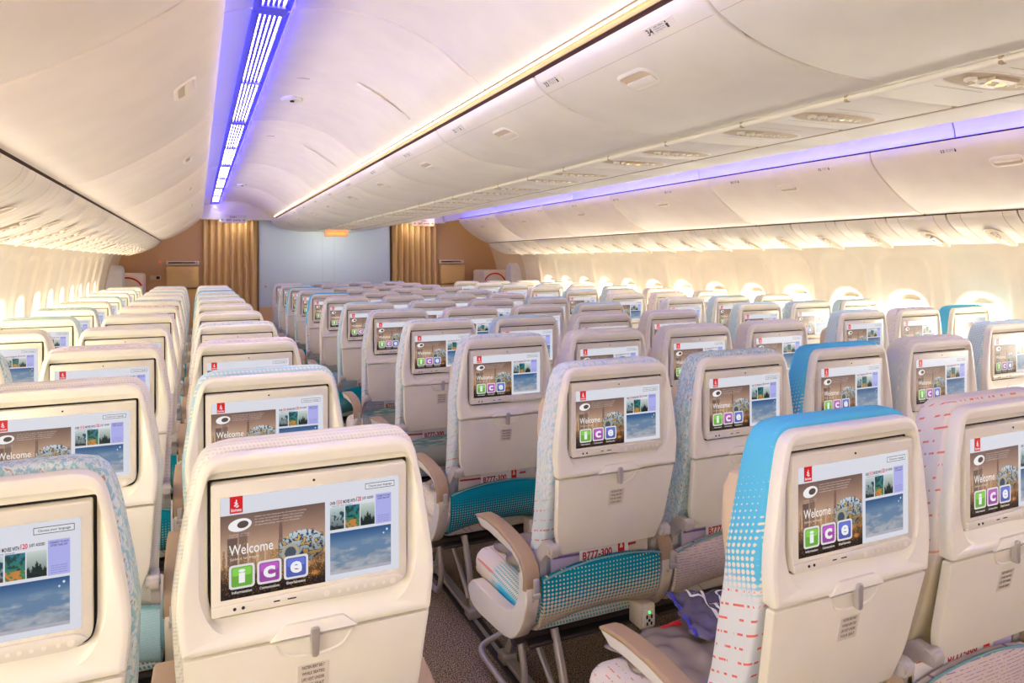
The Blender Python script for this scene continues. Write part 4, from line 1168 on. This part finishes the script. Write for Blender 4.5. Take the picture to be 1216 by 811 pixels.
# ------------------------------------------------------------------ forward end
YB = 11.36
b = MB(); b.rbox(-1.018, 1.018, YB, YB+.05, .775, 2.2, .004)
for x in (-.067, .117): b.rbox(x-.0025, x+.0025, YB-.0015, YB+.01, .78, 2.1, .0005, 1)
b.cyl((-.925, YB, 1.09), (0, -1, 0), .018, .012, 14, 2)
BLUEP = mat('bulkhead_blue_grey', (196, 212, 216), .5)
o = b.build('wall_front', [BLUEP, mat('panel_seam', (170, 186, 190), .6), BROWN]); struct(o, 'pale blue grey bulkhead panel')
b = MB(); b.rbox(-1.018, 1.018, YB-.01, YB+.05, 0, .775, .006); struct(b.build('wall_front', BROWN), 'brown lower part of the bulkhead')
for s in (1, -1):
    b = MB(); q = [(s*x, z) for x, z in [(1.78, 0), (1.78, 2.2), (2.95, 2.2), (2.95, 0)]]
    b.loft([[(x, YB, z) for x, z in q], [(x, YB+.05, z) for x, z in q]]); struct(b.build('wall_front', BROWN), 'brown bulkhead wall beside the curtain')
    # header over curtain
    b = MB(); q = [(s*x, z) for x, z in [(.80, 2.102), (1.92, 2.102), (1.92, 2.44), (.80, 2.44)]]
    b.loft([[(x, 11.2, z) for x, z in q], [(x, 11.26, z) for x, z in q]]); struct(b.build('trim_11', CREAM), 'cream header above the curtain')
    # back wall of the doorway behind the curtain
    b = MB(); b.rbox(min(s*1.0, s*1.8), max(s*1.0, s*1.8), YB+.10, YB+.13, 0, 2.4, .002); struct(b.build('wall_front', mat('galley_dark', (120, 96, 70), .8)), 'dim galley wall behind the curtain')
    # curtain with folds
    b = MB(); N = 150; x0, x1 = 1.03, 1.80; nf = 8; top = []; 
    rowsv = []
    for j, z in enumerate(np.linspace(.03, 2.10, 14)):
        row = []
        for i in range(N+1):
            t = i/N; ph = t*nf*2*PI; a = .036*(1+.1*math.sin(z*2+ph*.3)); w = math.sin(ph)+.32*math.sin(2*ph+.6)
            row.append((s*(x0+(x1-x0)*t+.008*math.cos(ph)), YB-.045+a*w, z))
        rowsv.append(row)
    V = [p for r_ in rowsv for p in r_]; F = []
    for j in range(13):
        for i in range(N): a = j*(N+1)+i; F.append((a, a+1, a+N+2, a+N+1))
    V2 = [(x, y+.006, z) for x, y, z in V]; n0 = len(V)
    b.add(V+V2, F+[tuple(reversed([q+n0 for q in f])) for f in F])
    m = mat('curtain_gold', (204, 170, 118), .85, spec=.1)
    o = b.build('curtain', m, sharp=80); tag(o, f"golden beige pleated curtain at the end of the {'right' if s>0 else 'left'} aisle", 'curtain', 'aisle curtains')
    b = MB(); b.rbox(min(s*1.02, s*1.82), max(s*1.02, s*1.82), YB-.07, YB-.02, 2.095, 2.112, .004); b.build('curtain_rail', CREAM, o)
    # folded crew seat on the brown wall
    r = empty('crew_seat', (0, 0, 0)); tag(r, f"folded beige crew seat on the brown wall at the front {'right' if s>0 else 'left'}", 'crew seat', 'folded crew seats')
    xa, xb = s*1.86, s*2.285; xa, xb = min(xa, xb), max(xa, xb)
    SEATB = mat('crew_seat_beige', (206, 170, 104), .6)
    b = MB(); b.rbox(xa, xb, YB-.13, YB-.003, 1.09, 1.405, .012); b.build('seat_back', SEATB, r)
    b = MB(); b.rbox(xa, xb, YB-.09, YB-.003, .55, 1.075, .012); b.rbox(xa+.03, xb-.03, YB-.08, YB-.003, 0, .56, .01); b.build('folded_seat', SEATB, r)
    b = MB(); b.rbox(xa-.005, xb+.005, YB-.06, YB-.003, 1.43, 1.485, .006); b.rbox(xa+.02, xb-.02, YB-.063, YB-.055, 1.445, 1.472, .003, 1)
    for i in range(5): b.rbox(xa+.06+.028*i, xa+.08+.028*i, YB-.066, YB-.06, 1.45, 1.467, .002, 2)
    b.cyl((xb-.04, YB-.062, 1.459), (0, -1, 0), .009, .004, 12, 3)
    b.build('control_panel', [BEIGEP, mat('panel_brown', (104, 74, 48), .5), DARK, WHITE], r)
    # wall bits
    if s < 0:
        b = MB(); b.rbox(-2.50, -2.36, YB-.012, YB, 1.215, 1.275, .004); b.rbox(-2.42, -2.375, YB-.015, YB-.01, 1.225, 1.265, .002, 1)
        o = b.build('wall_placard', [mat('placard_cream', (214, 186, 140), .5), DARK]); tag(o, 'small cream placard on the brown wall left of the crew seat', 'placard')
        b = MB(); b.cyl((-2.37, YB-.003, 1.475), (0, -1, 0), .014, .012, 14); b.build('call_light', mat('red_lamp', (220, 90, 60), .4, emit=(230, 70, 50), strength=.3, sample=False), r)
    # exit sign hanging from the ceiling
    r = empty('exit_sign', (s*1.40 if s < 0 else 1.48, 11.0, 0)); tag(r, f"{'unlit white' if s<0 else 'lit cream'} exit sign with arrows in front of the {'right' if s>0 else 'left'} curtain", 'exit sign', 'exit signs')
    b = MB(); b.rbox(-.18, .18, -.03, .03, 2.04, 2.15, .006)
    b.build('housing', mat('sign_white', (228, 222, 210), .5) if s < 0 else mat('sign_lit', (250, 226, 190), .5, emit=(255, 214, 160), strength=.15, sample=False), r)
    b = MB()
    for tx, q in (('EXIT', (-.09, -.02, 2.062, 2.092)), ('SORTIE', (.0, .10, 2.066, 2.086)), ('DOOR 3', (-.045, .045, 2.112, 2.130))):
        vs, fs = fit_text(tx, q[0], q[1], q[2], q[3], .03); b.add([(x, -.0315, z) for x, z in vs], fs)
    for sg in (-1, 1):
        b.add([(sg*.165, -.0315, 2.078), (sg*.145, -.0315, 2.092), (sg*.145, -.0315, 2.064)], [(0, 1, 2)]); b.add([(sg*.145, -.0315, 2.075), (sg*.125, -.0315, 2.075), (sg*.125, -.0315, 2.081), (sg*.145, -.0315, 2.081)], [(0, 1, 2, 3)])
    b.build('lettering', mat('sign_red_print', (150, 44, 36), .5), r, smooth=False)
    # door zone: lining, door and slide bustle
    lp = [(2.90, 0), (2.97, .6), (2.975, .9), (2.95, 1.2), (2.86, 1.6), (2.66, 1.98), (2.45, 2.3)]
    o = sheet(mir(smoothp(lp, 2), s), [10.2, YB], mat('door_lining', (226, 208, 180), .5), 'wall_'+('right' if s > 0 else 'left'), .02, -s); struct(o, 'beige lining around the forward door')
    d = empty('door_1' if s < 0 else 'door_2', (0, 0, 0)); struct(d, 'forward cabin door with slide bustle')
    b = MB(); 
    q = rpoly([(10.32, .02), (10.60, .02), (10.64, .9), (10.60, 1.38), (10.54, 1.43), (10.42, 1.43), (10.36, 1.38), (10.30, .9)], [.02, .05, .1, .06, .05, .05, .06, .1], 4)
    b.loft([[(s*xx, u, v) for u, v in offs(q, dd)] for xx, dd in ((2.99, 0), (2.80, 0), (2.765, .02), (2.755, .05))]); b.build('door_pillar', WHITEP, d)
    b = MB(); BX = 2.45 if s > 0 else 2.55
    q = rpoly([(10.78, .15), (11.30, .15), (11.30, 1.32), (10.78, 1.32)], .05, 4)
    b.loft([[(s*xx, u, v) for u, v in offs(q, dd)] for xx, dd in ((2.99, 0), (BX+.04, 0), (BX+.01, .015), (BX, .04))]); b.build('slide_bustle', mat('bustle_cream', (232, 218, 196), .5), d)
    b = MB(); pts = []
    # red arc stripe on the face that looks down the cabin
    n = 18
    for i in range(n+1):
        a = PI*(.15+.72*i/n); pts.append((s*(BX+.20-.20*math.cos(a)), 10.776, 1.06+.20*math.sin(a)))
    b.tube(pts, .011, 8); b.build('red_stripe', RED, d)
    # end cap of the bins (rounded end wall seen from the side)
    b = MB(); q = BINP+PSUP[2:]+[(2.95, 1.6), (2.95, 2.12)]
    q = [(s*x, z) for x, z in q]; b.loft([[(x, 10.195, z) for x, z in q], [(x, 10.215, z) for x, z in q]]); struct(b.build('trim_12', BINW), 'end cap closing the bin row')
# centre bin end cap, lit seat belt sign
b = MB(); q = CBP+[(-x, z) for x, z in CBP[::-1]]; b.loft([[(x, 10.615, z) for x, z in q+[(.84, 2.4), (-.84, 2.4)]], [(x, YB, z) for x, z in q+[(.84, 2.4), (-.84, 2.4)]]]); struct(b.build('trim_13', BINC), 'fairing between the last centre bin and the bulkhead')
r = empty('information_sign', (-.03, 10.35, -.003)); tag(r, 'lit amber seat belt sign hanging under the far end of the centre bins', 'information sign')
b = MB(); b.rbox(-.17, .17, -.03, .03, 1.835, 1.937, .006); b.build('housing', mat('amber_housing', (246, 206, 170), .4, emit=(255, 176, 110), strength=.16, sample=False), r)
b = MB()
vs, fs = fit_text('FASTEN SEAT BELT', -.13, .13, 1.862, 1.892, .03); b.add([(x, -.0315, z) for x, z in vs], fs); b.build('lettering', mat('amber_glow', (255, 190, 40), .4, emit=(255, 160, 10), strength=.8, sample=False), r, smooth=False)

# ceiling fittings above the left aisle
def ceil_item(x, y, kind, label):
    P = mir(CEILP, -1); i = min(range(len(P)), key=lambda k: abs(P[k][0]-x)); a, c = P[max(0, i-1)], P[min(len(P)-1, i+1)]
    t = Vector((c[0]-a[0], 0, c[1]-a[1])).normalized(); n = Vector((t.z, 0, -t.x)); n = n if n.z < 0 else -n; o = Vector((P[i][0], y, P[i][1]))
    f = lambda u, v, h: o+t*u+Vector((0, 1, 0))*v+n*h
    b = MB()
    if kind == 'camera':
        q = rpoly([(-.06, .035), (.06, .035), (.05, -.03), (.02, -.055), (-.02, -.055), (-.05, -.03)], .02, 4)
        b.loft([[f(u, v, 0) for u, v in q], [f(u, v, .012) for u, v in offs(q, .003)], [f(u, v, .016) for u, v in offs(q, .012)]])
        b.cyl(f(0, -.005, .015), n, .011, .008, 16, 1)
        ob = b.build('ceiling_camera', [SHELL, DARK]); tag(ob, label, 'camera', 'small ceiling cameras')
    elif kind == 'slot':
        q = rpoly([(-.03, -.006), (.03, -.006), (.03, .006), (-.03, .006)], .005, 3)
        b.loft([[f(u, v, 0) for u, v in q], [f(u, v, .004) for u, v in offs(q, .002)]]); ob = b.build('ceiling_fastener', BEIGEP); tag(ob, label, 'fastener', 'ceiling panel fasteners')
    else:
        q = rpoly([(-.13, -.02), (.13, -.02), (.13, .02), (-.13, .02)], .014, 4)
        f2 = lambda u, v, h: Vector((P[min(range(len(P)), key=lambda k: abs(P[k][0]-(o.x+u)))][0], y+v, 0))
        def on(u, v, h):
            xx = o.x+u; zz = float(np.interp(xx, [p[0] for p in P], [p[1] for p in P])); return Vector((xx, y+v, zz-.001))+n*h
        b.loft([[on(u, v, 0) for u, v in q], [on(u, v, .003) for u, v in offs(q, .003)]]); ob = b.build('ceiling_hatch', CREAM); tag(ob, label, 'ceiling hatch', 'oval ceiling hatches')
ceil_item(-1.42, 3.95, 'camera', 'small white ceiling camera above the left aisle, nearer one'); ceil_item(-1.42, 8.6, 'camera', 'small white ceiling camera above the left aisle, farther one')
ceil_item(-1.40, 3.50, 'slot', 'short beige ceiling fastener just before the near camera'); ceil_item(-1.40, 5.2, 'slot', 'short beige ceiling fastener just beyond the near camera')
ceil_item(-1.06, 3.35, 'hatch', 'oval hatch outline in the arched ceiling, nearer one'); ceil_item(-1.06, 5.3, 'hatch', 'oval hatch outline in the arched ceiling, farther one')

def area(name, loc, target, sx, sy, power, col):
    l = bpy.data.lights.new(name, 'AREA'); l.shape = 'RECTANGLE'; l.size = sx; l.size_y = sy; l.energy = power; l.color = col
    o = bpy.data.objects.new(name, l); COL.objects.link(o); o.location = loc
    o.rotation_euler = (Vector(target)-Vector(loc)).to_track_quat('-Z', 'Y').to_euler(); return o
for s in (1, -1):
    area('rear_fill_light', (s*1.25, -2.3, 2.05), (s*1.0, 5., .9), .7, .35, REAR, (1, .98, .96))  # added fill from behind the camera for the seat backs
    area('curtain_fill_light', (s*1.40, 11.10, 2.09), (s*1.5, 11.30, .9), .5, .08, .8, (1, .93, .82))  # added fill that brightens the curtains
area('bulkhead_fill_light', (0, 10.58, 1.90), (0, 11.36, 1.2), .5, .06, 2.0, (1, .95, .88))  # added fill aimed at the bulkhead panel

# ------------------------------------------------------------------ camera, world, render look
cd = bpy.data.cameras.new('camera'); co = bpy.data.objects.new('camera', cd); COL.objects.link(co)
cd.sensor_width = 36.; cd.lens = FPX/1216*36.; cd.shift_x = 0; cd.shift_y = -(405.5-CY)/1216.
cd.clip_start = .02
co.matrix_world = Matrix.Translation(CAM) @ Matrix.Rotation(-YAW, 4, 'Z') @ Matrix.Rotation(PI/2, 4, 'X') @ Matrix.Rotation(-ROLL, 4, 'Z')
SC.camera = co
w = bpy.data.worlds.new('world'); SC.world = w; w.use_nodes = True
w.node_tree.nodes['Background'].inputs[0].default_value = (1, .96, .9, 1); w.node_tree.nodes['Background'].inputs[1].default_value = .6
SC.view_settings.view_transform = 'Standard'; SC.view_settings.look = 'None'; SC.view_settings.gamma = 1.; SC.view_settings.use_curve_mapping = False
SC.view_settings.exposure = 1.24
SC.cycles.max_bounces = 12; SC.cycles.diffuse_bounces = 10; SC.cycles.sample_clamp_indirect = 10.
SC.cycles.use_denoising = True
